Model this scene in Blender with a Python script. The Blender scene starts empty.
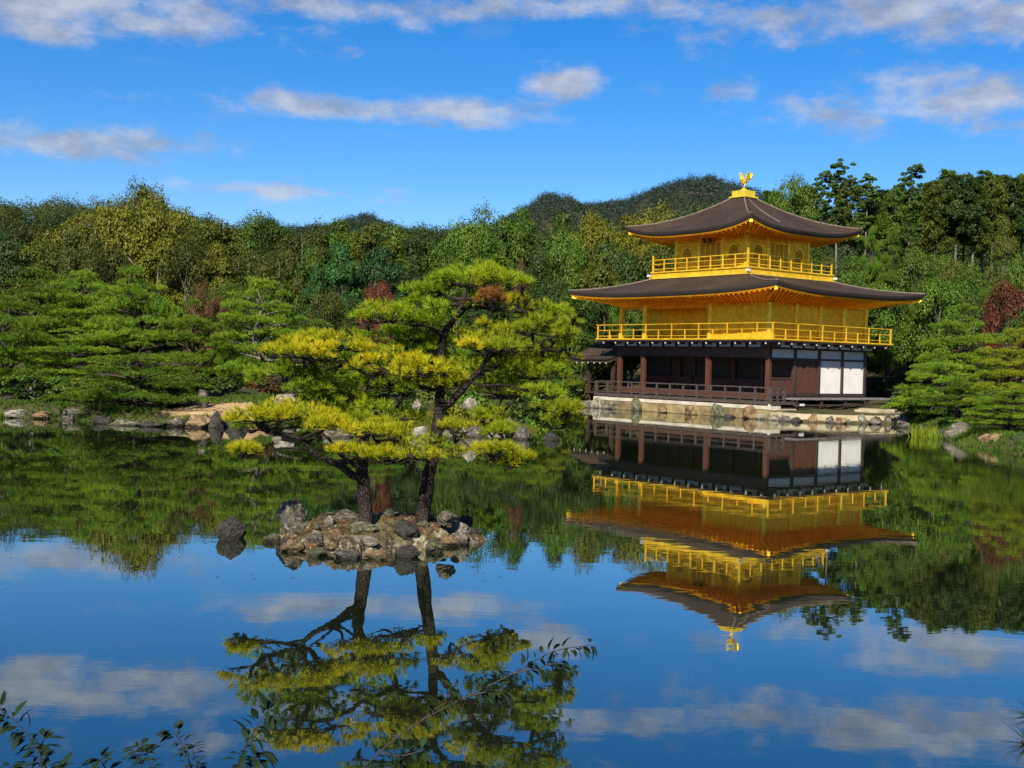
import bpy, math, random
import numpy as np
from mathutils import Vector, Matrix, Quaternion, noise as mnoise

SC = bpy.context.scene
COL = SC.collection
R = math.radians

# ------------------------------------------------------------------ camera
FOC, PITCH, ROLL, EYE = 1166.1, 0.0186, 0.0246, 2.6926
cam_d = bpy.data.cameras.new('camera')
cam = bpy.data.objects.new('camera', cam_d)
COL.objects.link(cam)
cam_d.sensor_width = 36.0
cam_d.lens = FOC / 1024 * 36.0
cam_d.clip_start = 0.1
cam_d.clip_end = 6000
cam.matrix_world = Matrix.Translation((0, 0, EYE)) @ Matrix.Rotation(math.pi / 2 - PITCH, 4, 'X') @ Matrix.Rotation(ROLL, 4, 'Z')
SC.camera = cam

# ------------------------------------------------------------------ light
SUN_EL = R(37)
SUN_H = Vector((-0.26, -0.965)).normalized()
SUN_DIR = Vector((SUN_H.x * math.cos(SUN_EL), SUN_H.y * math.cos(SUN_EL), math.sin(SUN_EL)))
sl = bpy.data.lights.new('sun', 'SUN')
sl.energy = 5.0
sl.angle = R(0.6)
sl.color = (1.0, 0.91, 0.76)
so = bpy.data.objects.new('sun', sl)
so.rotation_euler = SUN_DIR.to_track_quat('Z', 'Y').to_euler()
so.location = (-20, -30, 60)
COL.objects.link(so)

SC.view_settings.view_transform = 'Standard'
SC.view_settings.look = 'None'
SC.view_settings.exposure = 0.94
SC.view_settings.gamma = 1.0
SC.cycles.use_denoising = True
try:
    SC.cycles.denoiser = 'OPENIMAGEDENOISE'
    SC.cycles.denoising_input_passes = 'RGB_ALBEDO_NORMAL'
    SC.cycles.denoising_prefilter = 'ACCURATE'
except Exception:
    pass
SC.cycles.max_bounces = 6
SC.cycles.diffuse_bounces = 3
SC.cycles.glossy_bounces = 4
SC.cycles.transmission_bounces = 3
SC.cycles.transparent_max_bounces = 8
SC.cycles.caustics_reflective = False
SC.cycles.caustics_refractive = False
SC.cycles.sample_clamp_indirect = 6.0


class NT:
    """tiny node-tree writer"""
    def __init__(self, tree):
        self.t = tree

    def n(self, typ, ins=None, **props):
        nd = self.t.nodes.new(typ)
        for k, v in props.items():
            setattr(nd, k, v)
        for k, v in (ins or {}).items():
            self.put(nd, k, v)
        return nd

    def put(self, nd, k, v):
        s = nd.inputs[k]
        if isinstance(v, bpy.types.NodeSocket):
            self.t.links.new(v, s)
        elif isinstance(v, bpy.types.Node):
            self.t.links.new(v.outputs[0], s)
        else:
            s.default_value = v

    def m(self, op, a, b=0.0, c=None, clamp=False):
        nd = self.t.nodes.new('ShaderNodeMath')
        nd.operation = op
        nd.use_clamp = clamp
        self.put(nd, 0, a)
        self.put(nd, 1, b)
        if c is not None:
            self.put(nd, 2, c)
        return nd.outputs[0]

    def mix(self, fac, a, b, blend='MIX'):
        nd = self.t.nodes.new('ShaderNodeMix')
        nd.data_type = 'RGBA'
        nd.blend_type = blend
        self.put(nd, 'Factor', fac)
        for k, v in ((6, a), (7, b)):
            s = nd.inputs[k]
            if isinstance(v, bpy.types.NodeSocket):
                self.t.links.new(v, s)
            else:
                s.default_value = (*v, 1.0) if len(v) == 3 else v
        return nd.outputs[2]

    def sstep(self, v, lo, hi, o0=0.0, o1=1.0):
        nd = self.n('ShaderNodeMapRange', interpolation_type='SMOOTHSTEP')
        self.put(nd, 'Value', v)
        nd.inputs['From Min'].default_value = lo
        nd.inputs['From Max'].default_value = hi
        nd.inputs['To Min'].default_value = o0
        nd.inputs['To Max'].default_value = o1
        return nd.outputs[0]

    def noise(self, vec, scale, detail=4.0, rough=0.55, dist=0.0):
        nd = self.n('ShaderNodeTexNoise', {'Scale': scale, 'Detail': detail, 'Roughness': rough, 'Distortion': dist})
        if vec is not None:
            self.put(nd, 'Vector', vec)
        return nd.outputs['Fac']


# ------------------------------------------------------------------ sky
world = bpy.data.worlds.new('World')
SC.world = world
world.use_nodes = True
wt = world.node_tree
wt.nodes.clear()
W = NT(wt)
sky = W.n('ShaderNodeTexSky', sky_type='NISHITA')
sky.sun_disc = False
sky.sun_elevation = SUN_EL
sky.sun_rotation = math.atan2(SUN_H.x, SUN_H.y)
sky.altitude = 100
sky.air_density = 1.0
sky.dust_density = 0.2
sky.ozone_density = 3.0
tc = W.n('ShaderNodeTexCoord')
sep = W.n('ShaderNodeSeparateXYZ', {0: tc.outputs['Generated']})
az = W.m('ARCTAN2', sep.outputs[0], sep.outputs[1])
el = W.m('ARCSINE', sep.outputs[2])
hor = W.m('SQRT', W.m('ADD', W.m('MULTIPLY', sep.outputs[0], sep.outputs[0]), W.m('MULTIPLY', sep.outputs[1], sep.outputs[1])))
# flat cloud-deck coordinates (what is low in the sky is squeezed, as real clouds are)
inv = W.m('DIVIDE', 1.0, W.m('ADD', W.m('MAXIMUM', sep.outputs[2], 0.0), 0.10))
deck = W.n('ShaderNodeCombineXYZ', {0: W.m('MULTIPLY', sep.outputs[0], inv), 1: W.m('MULTIPLY', sep.outputs[1], inv), 2: 0.3})
wisp = W.n('ShaderNodeCombineXYZ', {0: W.m('MULTIPLY', az, 1.0), 1: W.m('MULTIPLY', el, 2.1), 2: 1.7})
fb1 = W.noise(wisp, 17.0, 10.0, 0.66, 0.15)
fb2 = W.noise(deck, 2.0, 7.0, 0.6, 0.3)
blobs = []
for (bpx, bpy_, bw, bh, wgt) in [  # where each cloud bank stands in the sky (pixel of the photograph, half sizes), then turned into directions
    (90, 8, 190, 26, 1.0), (300, 4, 120, 16, .95), (30, 25, 80, 20, 1.0), (420, 22, 60, 16, .6), (590, 4, 150, 15, 1.0), (470, 12, 60, 14, .8),
    (900, 14, 200, 26, 1.0), (790, 16, 60, 18, .85), (1010, 20, 90, 24, 1.0),
    (60, 139, 130, 20, 1.0), (160, 146, 70, 9, .85), (330, 108, 130, 14, .95), (470, 112, 90, 15, 1.0), (565, 84, 42, 17, 1.0), (420, 122, 50, 10, .8),
    (738, 86, 34, 17, .85), (785, 98, 26, 16, .7), (850, 82, 30, 12, .6), (880, 112, 70, 26, .9), (960, 100, 90, 24, 1.0), (930, 80, 60, 16, .85), (1000, 128, 60, 14, .8),
    (270, 190, 130, 10, .85), (200, 186, 70, 7, .6), (370, 198, 60, 7, .5), (270, 48, 60, 12, .55), (356, 55, 26, 14, .5), (650, 90, 60, 10, .4),
    (60, -160, 240, 50, .8), (330, -120, 160, 34, .45), (800, -170, 280, 50, .8), (560, -60, 90, 18, .6), (980, -70, 120, 40, .7), (200, -40, 120, 14, .6)]:
    a_, b_ = bpx - 512, bpy_ - 384
    U_, V_ = a_ * math.cos(ROLL) + b_ * math.sin(ROLL), -a_ * math.sin(ROLL) + b_ * math.cos(ROLL)
    u_, v_ = U_ / FOC, -V_ / FOC
    y_, z_ = math.cos(PITCH) + v_ * math.sin(PITCH), -math.sin(PITCH) + v_ * math.cos(PITCH)
    blobs.append((math.atan2(u_, y_), math.atan2(z_, math.hypot(u_, y_)), bw / FOC, bh / FOC, wgt))
mask = None
for (a, e, hw, hh, wgt) in blobs:
    dx = W.m('DIVIDE', W.m('SUBTRACT', az, a), hw)
    dy = W.m('DIVIDE', W.m('SUBTRACT', el, e), hh)
    d2 = W.m('ADD', W.m('MULTIPLY', dx, dx), W.m('MULTIPLY', dy, dy))
    g = W.m('MULTIPLY', W.m('EXPONENT', W.m('MULTIPLY', d2, -0.8)), wgt)
    mask = g if mask is None else W.m('MAXIMUM', mask, g)
high = W.m('MULTIPLY', W.sstep(el, 0.42, 0.7), W.sstep(fb2, 0.42, 0.75))
body = W.m('ADD', mask, W.m('MULTIPLY', W.m('SUBTRACT', fb1, 0.5), 2.5))
dens = W.m('MULTIPLY', W.sstep(body, 0.28, 1.20), 0.76)
dens = W.m('MAXIMUM', dens, W.m('MULTIPLY', high, 0.75))
wispy = W.m('MULTIPLY', W.sstep(fb2, 0.60, 0.85), 0.22)
dens = W.m('MAXIMUM', dens, wispy)
cshade = W.sstep(W.noise(wisp, 22.0, 5.0, 0.6), 0.3, 0.72)
SKY_SAT = W.n('ShaderNodeHueSaturation', {'Saturation': 1.44, 'Value': 1.0, 'Hue': 0.497, 'Fac': 1.0, 'Color': sky.outputs[0]})
skyc = W.mix(1.0, SKY_SAT.outputs[0], (0.88, 0.92, 1.14), 'MULTIPLY')
cloudc = W.mix(cshade, (2.7, 2.9, 3.5), (5.6, 5.6, 5.8))
skyf = W.mix(dens, skyc, cloudc)
bg = W.n('ShaderNodeBackground', {'Color': skyf, 'Strength': 0.064})
wo = W.n('ShaderNodeOutputWorld', {0: bg.outputs[0]})

# ------------------------------------------------------------------ geometry helpers
CP, SP = math.cos(PITCH), math.sin(PITCH)
CR, SR = math.cos(ROLL), math.sin(ROLL)


def at(px, py, d):
    """world point seen at pixel (px, py) of the photograph at depth d"""
    a, b = px - 512, py - 384
    U, V = a * CR + b * SR, -a * SR + b * CR
    u, v = U / FOC * d, -V / FOC * d
    return Vector((u, d * CP + v * SP, EYE - d * SP + v * CP))


def on_level(px, py, z=0.0):
    p1 = at(px, py, 1.0) - Vector((0, 0, EYE))
    k = (z - EYE) / p1.z
    return Vector((p1.x * k, p1.y * k, z))


def pix(P):
    x, y, z = P[0], P[1], P[2] - EYE
    d = y * CP - z * SP
    v = y * SP + z * CP
    U, V = FOC * x / d, -FOC * v / d
    return 512 + U * CR - V * SR, 384 + U * SR + V * CR, d


def np_mesh(name, V, F, smooth=False, rnd=None, mats=None, attr='rnd'):
    V = np.ascontiguousarray(V, dtype=np.float32)
    F = np.ascontiguousarray(F, dtype=np.int32)
    me = bpy.data.meshes.new(name)
    n, k = F.shape
    me.vertices.add(len(V))
    me.vertices.foreach_set('co', V.ravel())
    me.loops.add(n * k)
    me.loops.foreach_set('vertex_index', F.ravel())
    me.polygons.add(n)
    me.polygons.foreach_set('loop_start', np.arange(0, n * k, k, dtype=np.int32))
    if smooth:
        me.polygons.foreach_set('use_smooth', np.ones(n, dtype=bool))
    if rnd is not None:
        a = me.attributes.new(attr, 'FLOAT', 'POINT')
        a.data.foreach_set('value', np.ascontiguousarray(rnd, dtype=np.float32))
    me.update(calc_edges=True)
    me.validate()
    for m in (mats or []):
        me.materials.append(m)
    return me


class MB:
    def __init__(self):
        self.v, self.f, self.s = [], [], []

    def add(self, vs, fs, smooth=False):
        o = len(self.v)
        self.v += [tuple(p) for p in vs]
        self.f += [tuple(i + o for i in f) for f in fs]
        self.s += [smooth] * len(fs)
        return self

    def box(self, x0, x1, y0, y1, z0, z1):
        vs = [(x, y, z) for z in (z0, z1) for y in (y0, y1) for x in (x0, x1)]
        return self.add(vs, [(0, 2, 3, 1), (4, 5, 7, 6), (0, 1, 5, 4), (2, 6, 7, 3), (0, 4, 6, 2), (1, 3, 7, 5)])

    def beam(self, p, q, w, h, up=(0, 0, 1)):
        p, q = Vector(p), Vector(q)
        d = (q - p).normalized()
        s = d.cross(Vector(up))
        if s.length < 1e-5:
            s = d.cross(Vector((1, 0, 0)))
        s.normalize()
        u = s.cross(d).normalized()
        vs = []
        for c in (p, q):
            for a, b in ((-1, -1), (1, -1), (1, 1), (-1, 1)):
                vs.append(c + s * a * w / 2 + u * b * h / 2)
        return self.add(vs, [(0, 1, 2, 3), (7, 6, 5, 4), (0, 4, 5, 1), (1, 5, 6, 2), (2, 6, 7, 3), (3, 7, 4, 0)])

    def tube(self, path, rad, n=8, rough=0.0, seed=0):
        path = [Vector(p) for p in path]
        rg = random.Random(seed)
        m = len(path)
        vs = []
        ref = Vector((0.31, 0.9, 0.2))
        for i, p in enumerate(path):
            d = (path[min(i + 1, m - 1)] - path[max(i - 1, 0)])
            if d.length < 1e-6:
                d = Vector((0, 0, 1))
            d.normalize()
            s = d.cross(ref)
            if s.length < 1e-3:
                s = d.cross(Vector((1, 0, 0)))
            s.normalize()
            u = d.cross(s)
            r = rad[i]
            for k in range(n):
                a = 2 * math.pi * k / n
                rr = r * (1 + rough * (rg.random() - 0.5) * 2)
                vs.append(p + s * math.cos(a) * rr + u * math.sin(a) * rr)
        fs = []
        for i in range(m - 1):
            for k in range(n):
                k2 = (k + 1) % n
                fs.append((i * n + k, i * n + k2, (i + 1) * n + k2, (i + 1) * n + k))
        fs.append(tuple(range(n))[::-1])
        fs.append(tuple((m - 1) * n + k for k in range(n)))
        return self.add(vs, fs, True)

    def lathe(self, prof, c=(0, 0, 0), n=12):
        c = Vector(c)
        vs, fs = [], []
        for (r, z) in prof:
            for k in range(n):
                a = 2 * math.pi * k / n
                vs.append(c + Vector((r * math.cos(a), r * math.sin(a), z)))
        for i in range(len(prof) - 1):
            for k in range(n):
                k2 = (k + 1) % n
                fs.append((i * n + k, i * n + k2, (i + 1) * n + k2, (i + 1) * n + k))
        fs.append(tuple(range(n))[::-1])
        fs.append(tuple((len(prof) - 1) * n + k for k in range(n)))
        return self.add(vs, fs, True)

    def prism(self, poly, y0, y1):
        """poly of (x, z) extruded along y"""
        n = len(poly)
        vs = [(x, y0, z) for x, z in poly] + [(x, y1, z) for x, z in poly]
        fs = [tuple(range(n)), tuple(range(2 * n - 1, n - 1, -1))]
        fs += [(i, i + n, (i + 1) % n + n, (i + 1) % n) for i in range(n)]
        return self.add(vs, fs)

    def mesh(self, name, mat):
        me = bpy.data.meshes.new(name)
        me.from_pydata(self.v, [], self.f)
        me.polygons.foreach_set('use_smooth', self.s)
        me.update()
        if mat:
            me.materials.append(mat)
        return me

    def build(self, name, mat, parent=None, loc=None, bevel=0.0):
        o = bpy.data.objects.new(name, self.mesh(name, mat))
        COL.objects.link(o)
        if parent:
            o.parent = parent
        if loc is not None:
            o.location = loc
        if bevel:
            b = o.modifiers.new('bevel', 'BEVEL')
            b.width = bevel
            b.segments = 2
            b.limit_method = 'ANGLE'
        return o


def obj(name, me, parent=None, loc=None):
    o = bpy.data.objects.new(name, me)
    COL.objects.link(o)
    if parent:
        o.parent = parent
    if loc is not None:
        o.location = loc
    return o


def tag(o, label=None, cat=None, group=None, kind=None):
    if label:
        o['label'] = label
    if cat:
        o['category'] = cat
    if group:
        o['group'] = group
    if kind:
        o['kind'] = kind
    return o


def thing(name, label, cat, loc=(0, 0, 0), rz=0.0, group=None):
    o = bpy.data.objects.new(name, None)
    COL.objects.link(o)
    o.empty_display_size = 0.3
    o.location = loc
    o.rotation_euler = (0, 0, rz)
    return tag(o, label, cat, group)


# ------------------------------------------------------------------ materials
def new_mat(name):
    m = bpy.data.materials.new(name)
    m.use_nodes = True
    m.node_tree.nodes.clear()
    t = NT(m.node_tree)
    out = t.n('ShaderNodeOutputMaterial')
    return m, t, out


def pmat(name, c1, c2=None, scale=6.0, rough=0.6, metal=0.0, bump=0.0, bscale=None, spec=0.5, stretch=None, detail=5.0):
    m, t, out = new_mat(name)
    p = t.n('ShaderNodeBsdfPrincipled')
    tcn = t.n('ShaderNodeTexCoord')
    vec = tcn.outputs['Object']
    if stretch:
        mp = t.n('ShaderNodeMapping', {'Vector': vec})
        mp.inputs['Scale'].default_value = stretch
        vec = mp.outputs[0]
    if c2 is not None:
        f = t.sstep(t.noise(vec, scale, detail), 0.32, 0.68)
        t.put(p, 'Base Color', t.mix(f, c1, c2))
    else:
        p.inputs['Base Color'].default_value = (*c1, 1)
    p.inputs['Roughness'].default_value = rough
    p.inputs['Metallic'].default_value = metal
    p.inputs['Specular IOR Level'].default_value = spec
    if bump:
        b = t.n('ShaderNodeBump', {'Strength': bump, 'Distance': 0.05, 'Height': t.noise(vec, bscale or scale * 2, 6.0)})
        t.put(p, 'Normal', b.outputs[0])
    t.put(out, 0, p.outputs[0])
    return m


def leaf_mat(name, c1, c2, scale=0.6, trans=0.3, c3=None, rough=0.55, vary=0.25):
    m, t, out = new_mat(name)
    tcn = t.n('ShaderNodeTexCoord')
    oi = t.n('ShaderNodeObjectInfo')
    at_ = t.n('ShaderNodeAttribute', attribute_name='rnd')
    off = t.n('ShaderNodeVectorMath', operation='ADD')
    t.put(off, 0, tcn.outputs['Object'])
    cmb = t.n('ShaderNodeCombineXYZ', {0: t.m('MULTIPLY', oi.outputs['Random'], 37.0), 1: 0.0, 2: 0.0})
    t.put(off, 1, cmb.outputs[0])
    f = t.noise(off.outputs[0], scale, 3.0)
    f = t.m('ADD', t.m('MULTIPLY', t.m('SUBTRACT', f, 0.5), 2.2), t.m('MULTIPLY', at_.outputs['Fac'], 0.9), clamp=True)
    col = t.mix(f, c1, c2)
    if c3 is not None:
        f3 = t.sstep(t.noise(off.outputs[0], scale * 0.55, 2.0), 0.5, 0.66)
        col = t.mix(f3, col, c3)
    val = t.m('ADD', 1.0 - vary, t.m('MULTIPLY', oi.outputs['Random'], 2 * vary))
    hs = t.n('ShaderNodeHueSaturation', {'Hue': 0.5, 'Saturation': 1.0, 'Value': val, 'Fac': 1.0, 'Color': col})
    p = t.n('ShaderNodeBsdfPrincipled', {'Base Color': hs.outputs[0], 'Roughness': rough, 'Specular IOR Level': 0.25})
    tr = t.n('ShaderNodeBsdfTranslucent', {'Color': hs.outputs[0]})
    mx = t.n('ShaderNodeMixShader', {0: trans, 1: p.outputs[0], 2: tr.outputs[0]})
    t.put(out, 0, mx.outputs[0])
    return m


def gold_mat(name, c1, c2, rough=0.34, metal=0.75, scale=1.2, plank=None):
    m, t, out = new_mat(name)
    tcn = t.n('ShaderNodeTexCoord')
    vec = tcn.outputs['Object']
    n1 = t.noise(vec, scale, 6.0)
    n2 = t.noise(vec, 14.0, 3.0)
    col = t.mix(t.sstep(n1, 0.3, 0.7), c1, c2)
    # leaf squares: faint tone steps like hand-laid gold leaf
    br = t.n('ShaderNodeTexBrick', {'Vector': vec, 'Scale': 2.6, 'Color1': (0.74, 0.72, 0.66, 1), 'Color2': (1, 1, 1, 1), 'Mortar': (0.66, 0.6, 0.54, 1), 'Mortar Size': 0.014, 'Brick Width': 0.55, 'Row Height': 0.55})
    br.offset = 0.0
    sg = t.n('ShaderNodeSeparateXYZ', {0: vec})
    cg = t.n('ShaderNodeCombineXYZ', {0: t.m('ADD', sg.outputs[0], sg.outputs[1]), 1: sg.outputs[2], 2: 0.0})
    t.put(br, 'Vector', cg.outputs[0])
    col = t.mix(0.9, col, br.outputs[0], 'MULTIPLY')
    grime = t.sstep(t.noise(vec, 2.3, 6.0, 0.7), 0.52, 0.75)
    col = t.mix(t.m('MULTIPLY', grime, 0.38), col, (0.55, 0.27, 0.012))
    p = t.n('ShaderNodeBsdfPrincipled', {'Base Color': col, 'Metallic': metal, 'Specular IOR Level': 0.3, 'Specular Tint': (1.0, 0.68, 0.16, 1)})
    t.put(p, 'Roughness', t.m('ADD', rough - 0.17, t.m('MULTIPLY', t.sstep(n1, 0.3, 0.7), 0.34)))
    b = t.n('ShaderNodeBump', {'Strength': 0.12, 'Distance': 0.03, 'Height': n2})
    t.put(p, 'Normal', b.outputs[0])
    t.put(out, 0, p.outputs[0])
    return m


M = {}
M['gold'] = gold_mat('gold_leaf', (0.98, 0.56, 0.030), (1.0, 0.63, 0.05), metal=0.5, rough=0.40)
M['gold_wall'] = gold_mat('gold_leaf_wall', (0.97, 0.52, 0.024), (1.0, 0.58, 0.035), metal=0.45, rough=0.42, scale=0.8)
M['gold_soffit'] = gold_mat('gold_leaf_soffit', (0.97, 0.39, 0.012), (1.0, 0.45, 0.018), metal=0.25, rough=0.45)  # oranger than the other gold, painting in warm light bounced up under the eaves
M['gold_bright'] = gold_mat('gold_cast', (1.0, 0.66, 0.05), (1.0, 0.72, 0.09), metal=0.5, rough=0.36)
M['dark_wood'] = pmat('dark_wood', (0.022, 0.013, 0.010), (0.045, 0.024, 0.017), 5, 0.6, bump=0.2, stretch=(1, 1, 0.15))
M['red_wood'] = pmat('red_wood', (0.042, 0.016, 0.009), (0.088, 0.031, 0.015), 6, 0.55, bump=0.2, stretch=(3, 3, 0.25))
M['red_dark'] = pmat('brown_board', (0.045, 0.017, 0.012), (0.075, 0.028, 0.017), 6, 0.6, bump=0.2, stretch=(0.3, 0.3, 3))
M['plaster'] = pmat('white_plaster', (0.60, 0.59, 0.57), (0.53, 0.52, 0.50), 1.5, 0.85, bump=0.04)
M['cap_white'] = pmat('white_cap', (0.50, 0.49, 0.46), None, 1, 0.8)
M['rail_wood'] = pmat('weathered_rail_wood', (0.030, 0.022, 0.018), (0.062, 0.047, 0.039), 8, 0.7, bump=0.2)
M['deck_wood'] = pmat('weathered_deck_wood', (0.11, 0.10, 0.098), (0.19, 0.175, 0.165), 6, 0.65, bump=0.2)
M['inner_dark'] = pmat('dark_interior', (0.010, 0.009, 0.009), (0.018, 0.014, 0.012), 2, 0.8)
M['shutter'] = pmat('old_shutter', (0.028, 0.018, 0.014), (0.05, 0.03, 0.022), 3, 0.7)
M['eave'] = pmat('eave_edge', (0.016, 0.012, 0.010), (0.034, 0.025, 0.021), 9, 0.75, bump=0.2, stretch=(1, 1, 6))
M['ridge'] = pmat('hip_strip', (0.085, 0.064, 0.048), (0.14, 0.108, 0.08), 5, 0.8)


def roof_mat():
    m, t, out = new_mat('bark_shingle')
    tcn = t.n('ShaderNodeTexCoord')
    vec = tcn.outputs['Object']
    n1 = t.noise(vec, 0.55, 6.0, 0.6)
    n2 = t.noise(vec, 7.0, 5.0, 0.65)
    sp_ = t.n('ShaderNodeSeparateXYZ', {0: vec})
    row = t.m('FRACT', t.m('MULTIPLY', t.m('ADD', sp_.outputs[2], t.m('MULTIPLY', n2, 0.05)), 5.5))
    col = t.mix(t.sstep(n1, 0.3, 0.7), (0.021, 0.013, 0.009), (0.044, 0.028, 0.019))
    col = t.mix(t.m('MULTIPLY', t.sstep(n2, 0.4, 0.72), 0.55), col, (0.066, 0.046, 0.033))
    col = t.mix(t.m('MULTIPLY', t.sstep(row, 0.0, 0.35, 1.0, 0.0), 0.75), col, (0.014, 0.009, 0.006))
    mo = t.sstep(t.noise(vec, 1.3, 5.0, 0.7), 0.60, 0.74)
    col = t.mix(t.m('MULTIPLY', mo, 0.35), col, (0.075, 0.070, 0.035))
    b = t.n('ShaderNodeBump', {'Strength': 0.5, 'Distance': 0.05, 'Height': t.m('ADD', row, n2)})
    p = t.n('ShaderNodeBsdfPrincipled', {'Base Color': col, 'Roughness': 0.8, 'Specular IOR Level': 0.2})
    t.put(p, 'Normal', b.outputs[0])
    t.put(out, 0, p.outputs[0])
    return m


M['roof'] = roof_mat()


def rock_mat(name, base, light, dark, lich=0.5):
    m, t, out = new_mat(name)
    tcn = t.n('ShaderNodeTexCoord')
    vec = tcn.outputs['Object']
    oi = t.n('ShaderNodeObjectInfo')
    off = t.n('ShaderNodeVectorMath', operation='ADD')
    t.put(off, 0, vec)
    cmb = t.n('ShaderNodeCombineXYZ', {0: t.m('MULTIPLY', oi.outputs['Random'], 29.0), 1: 0.0, 2: 0.0})
    t.put(off, 1, cmb.outputs[0])
    vec = off.outputs[0]
    n1 = t.noise(vec, 1.6, 8.0, 0.65, 0.4)
    n2 = t.noise(vec, 4.5, 8.0, 0.7)
    n3 = t.noise(vec, 2.6, 6.0, 0.65, 0.6)
    col = t.mix(t.sstep(n1, 0.33, 0.66), dark, base)
    col = t.mix(t.m('MULTIPLY', t.sstep(n3, 0.52, 0.62), lich), col, light)
    col = t.mix(t.m('MULTIPLY', t.sstep(n2, 0.55, 0.7), 0.6), col, dark)
    vo = t.n('ShaderNodeTexVoronoi', {'Vector': vec, 'Scale': 3.2}, feature='DISTANCE_TO_EDGE')
    gp_ = t.n('ShaderNodeNewGeometry')
    gzz = t.n('ShaderNodeSeparateXYZ', {0: gp_.outputs['Position']})
    wet = t.sstep(t.m('ADD', gzz.outputs[2], t.m('MULTIPLY', t.m('SUBTRACT', n2, 0.5), 0.08)), 0.03, 0.10, 1.0, 0.0)
    col = t.mix(t.m('MULTIPLY', wet, 0.75), col, (0.018, 0.016, 0.010))
    h = t.m('ADD', n2, t.m('MULTIPLY', vo.outputs[0], 0.6))
    b = t.n('ShaderNodeBump', {'Strength': 0.85, 'Distance': 0.08, 'Height': h})
    p = t.n('ShaderNodeBsdfPrincipled', {'Base Color': col, 'Roughness': 0.85, 'Specular IOR Level': 0.3})
    t.put(p, 'Normal', b.outputs[0])
    t.put(out, 0, p.outputs[0])
    return m


M['rock_grey'] = rock_mat('grey_rock', (0.125, 0.112, 0.085), (0.34, 0.315, 0.25), (0.032, 0.027, 0.02))
M['rock_pale'] = rock_mat('pale_rock', (0.27, 0.25, 0.20), (0.50, 0.47, 0.40), (0.075, 0.065, 0.05))
M['rock_dark'] = rock_mat('dark_rock', (0.045, 0.040, 0.034), (0.12, 0.11, 0.09), (0.012, 0.011, 0.010), 0.35)
M['rock_brown'] = rock_mat('brown_rock', (0.24, 0.155, 0.075), (0.40, 0.31, 0.19), (0.07, 0.045, 0.022))
M['rock_mossy'] = rock_mat('mossy_rock', (0.12, 0.125, 0.06), (0.36, 0.34, 0.27), (0.035, 0.032, 0.02))


def bark_mat(name, c1, c2, c3, scale=9.0):
    m, t, out = new_mat(name)
    tcn = t.n('ShaderNodeTexCoord')
    mp = t.n('ShaderNodeMapping', {'Vector': tcn.outputs['Object']})
    mp.inputs['Scale'].default_value = (1, 1, 0.45)
    vo = t.n('ShaderNodeTexVoronoi', {'Vector': mp.outputs[0], 'Scale': scale}, feature='DISTANCE_TO_EDGE')
    n = t.noise(mp.outputs[0], scale * 0.8, 6.0, 0.65)
    n0 = t.noise(mp.outputs[0], 1.4, 3.0)
    col = t.mix(t.sstep(vo.outputs[0], 0.02, 0.22), c1, c2)
    col = t.mix(t.m('MULTIPLY', t.sstep(n0, 0.45, 0.7), 0.7), col, c3)
    col = t.mix(t.m('MULTIPLY', t.sstep(n, 0.5, 0.75), 0.5), col, c1)
    b = t.n('ShaderNodeBump', {'Strength': 0.9, 'Distance': 0.04, 'Height': t.m('ADD', t.m('MULTIPLY', t.sstep(vo.outputs[0], 0.0, 0.25), 0.7), t.m('MULTIPLY', n, 0.5))})
    p = t.n('ShaderNodeBsdfPrincipled', {'Base Color': col, 'Roughness': 0.88, 'Specular IOR Level': 0.2})
    t.put(p, 'Normal', b.outputs[0])
    t.put(out, 0, p.outputs[0])
    return m


M['bark_black'] = bark_mat('black_pine_bark', (0.008, 0.006, 0.005), (0.032, 0.023, 0.019), (0.062, 0.048, 0.040), 24)
M['bark_red'] = bark_mat('red_pine_bark', (0.05, 0.025, 0.016), (0.15, 0.075, 0.045), (0.22, 0.14, 0.10), 5)
M['bark_brown'] = bark_mat('brown_pine_bark', (0.02, 0.014, 0.011), (0.06, 0.045, 0.036), (0.10, 0.08, 0.066), 6)
M['bark_grey'] = bark_mat('grey_bark', (0.05, 0.042, 0.034), (0.16, 0.14, 0.12), (0.26, 0.24, 0.21), 5)

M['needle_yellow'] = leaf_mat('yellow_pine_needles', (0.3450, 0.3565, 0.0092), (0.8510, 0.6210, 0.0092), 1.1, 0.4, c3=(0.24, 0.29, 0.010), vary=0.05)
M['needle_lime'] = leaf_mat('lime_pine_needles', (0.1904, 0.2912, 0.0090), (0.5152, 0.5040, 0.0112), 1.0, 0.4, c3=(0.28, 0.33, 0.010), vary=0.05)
M['needle_brown'] = leaf_mat('browned_pine_needles', (0.22, 0.09, 0.02), (0.30, 0.16, 0.02), 1.5, 0.3, vary=0.05)
M['needle_green'] = leaf_mat('green_pine_needles', (0.085, 0.160, 0.008), (0.330, 0.400, 0.016), 0.5, 0.3, vary=0.32)
M['needle_gold'] = leaf_mat('yellow_green_pine_needles', (0.15, 0.19, 0.009), (0.34, 0.32, 0.012), 0.6, 0.35, vary=0.15)
M['lf_dark'] = leaf_mat('dark_leaves', (0.0197, 0.0426, 0.0057), (0.0574, 0.0836, 0.0082), 0.35, 0.2, vary=0.36)
M['lf_mid'] = leaf_mat('mid_green_leaves', (0.0410, 0.0861, 0.0057), (0.1148, 0.1558, 0.0098), 0.35, 0.25, vary=0.36)
M['lf_olive'] = leaf_mat('olive_leaves', (0.0508, 0.0672, 0.0057), (0.1271, 0.1271, 0.0082), 0.35, 0.25, vary=0.36)
M['lf_gold'] = leaf_mat('golden_green_leaves', (0.0902, 0.1000, 0.0057), (0.2009, 0.1763, 0.0082), 0.35, 0.25, vary=0.36)
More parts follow.
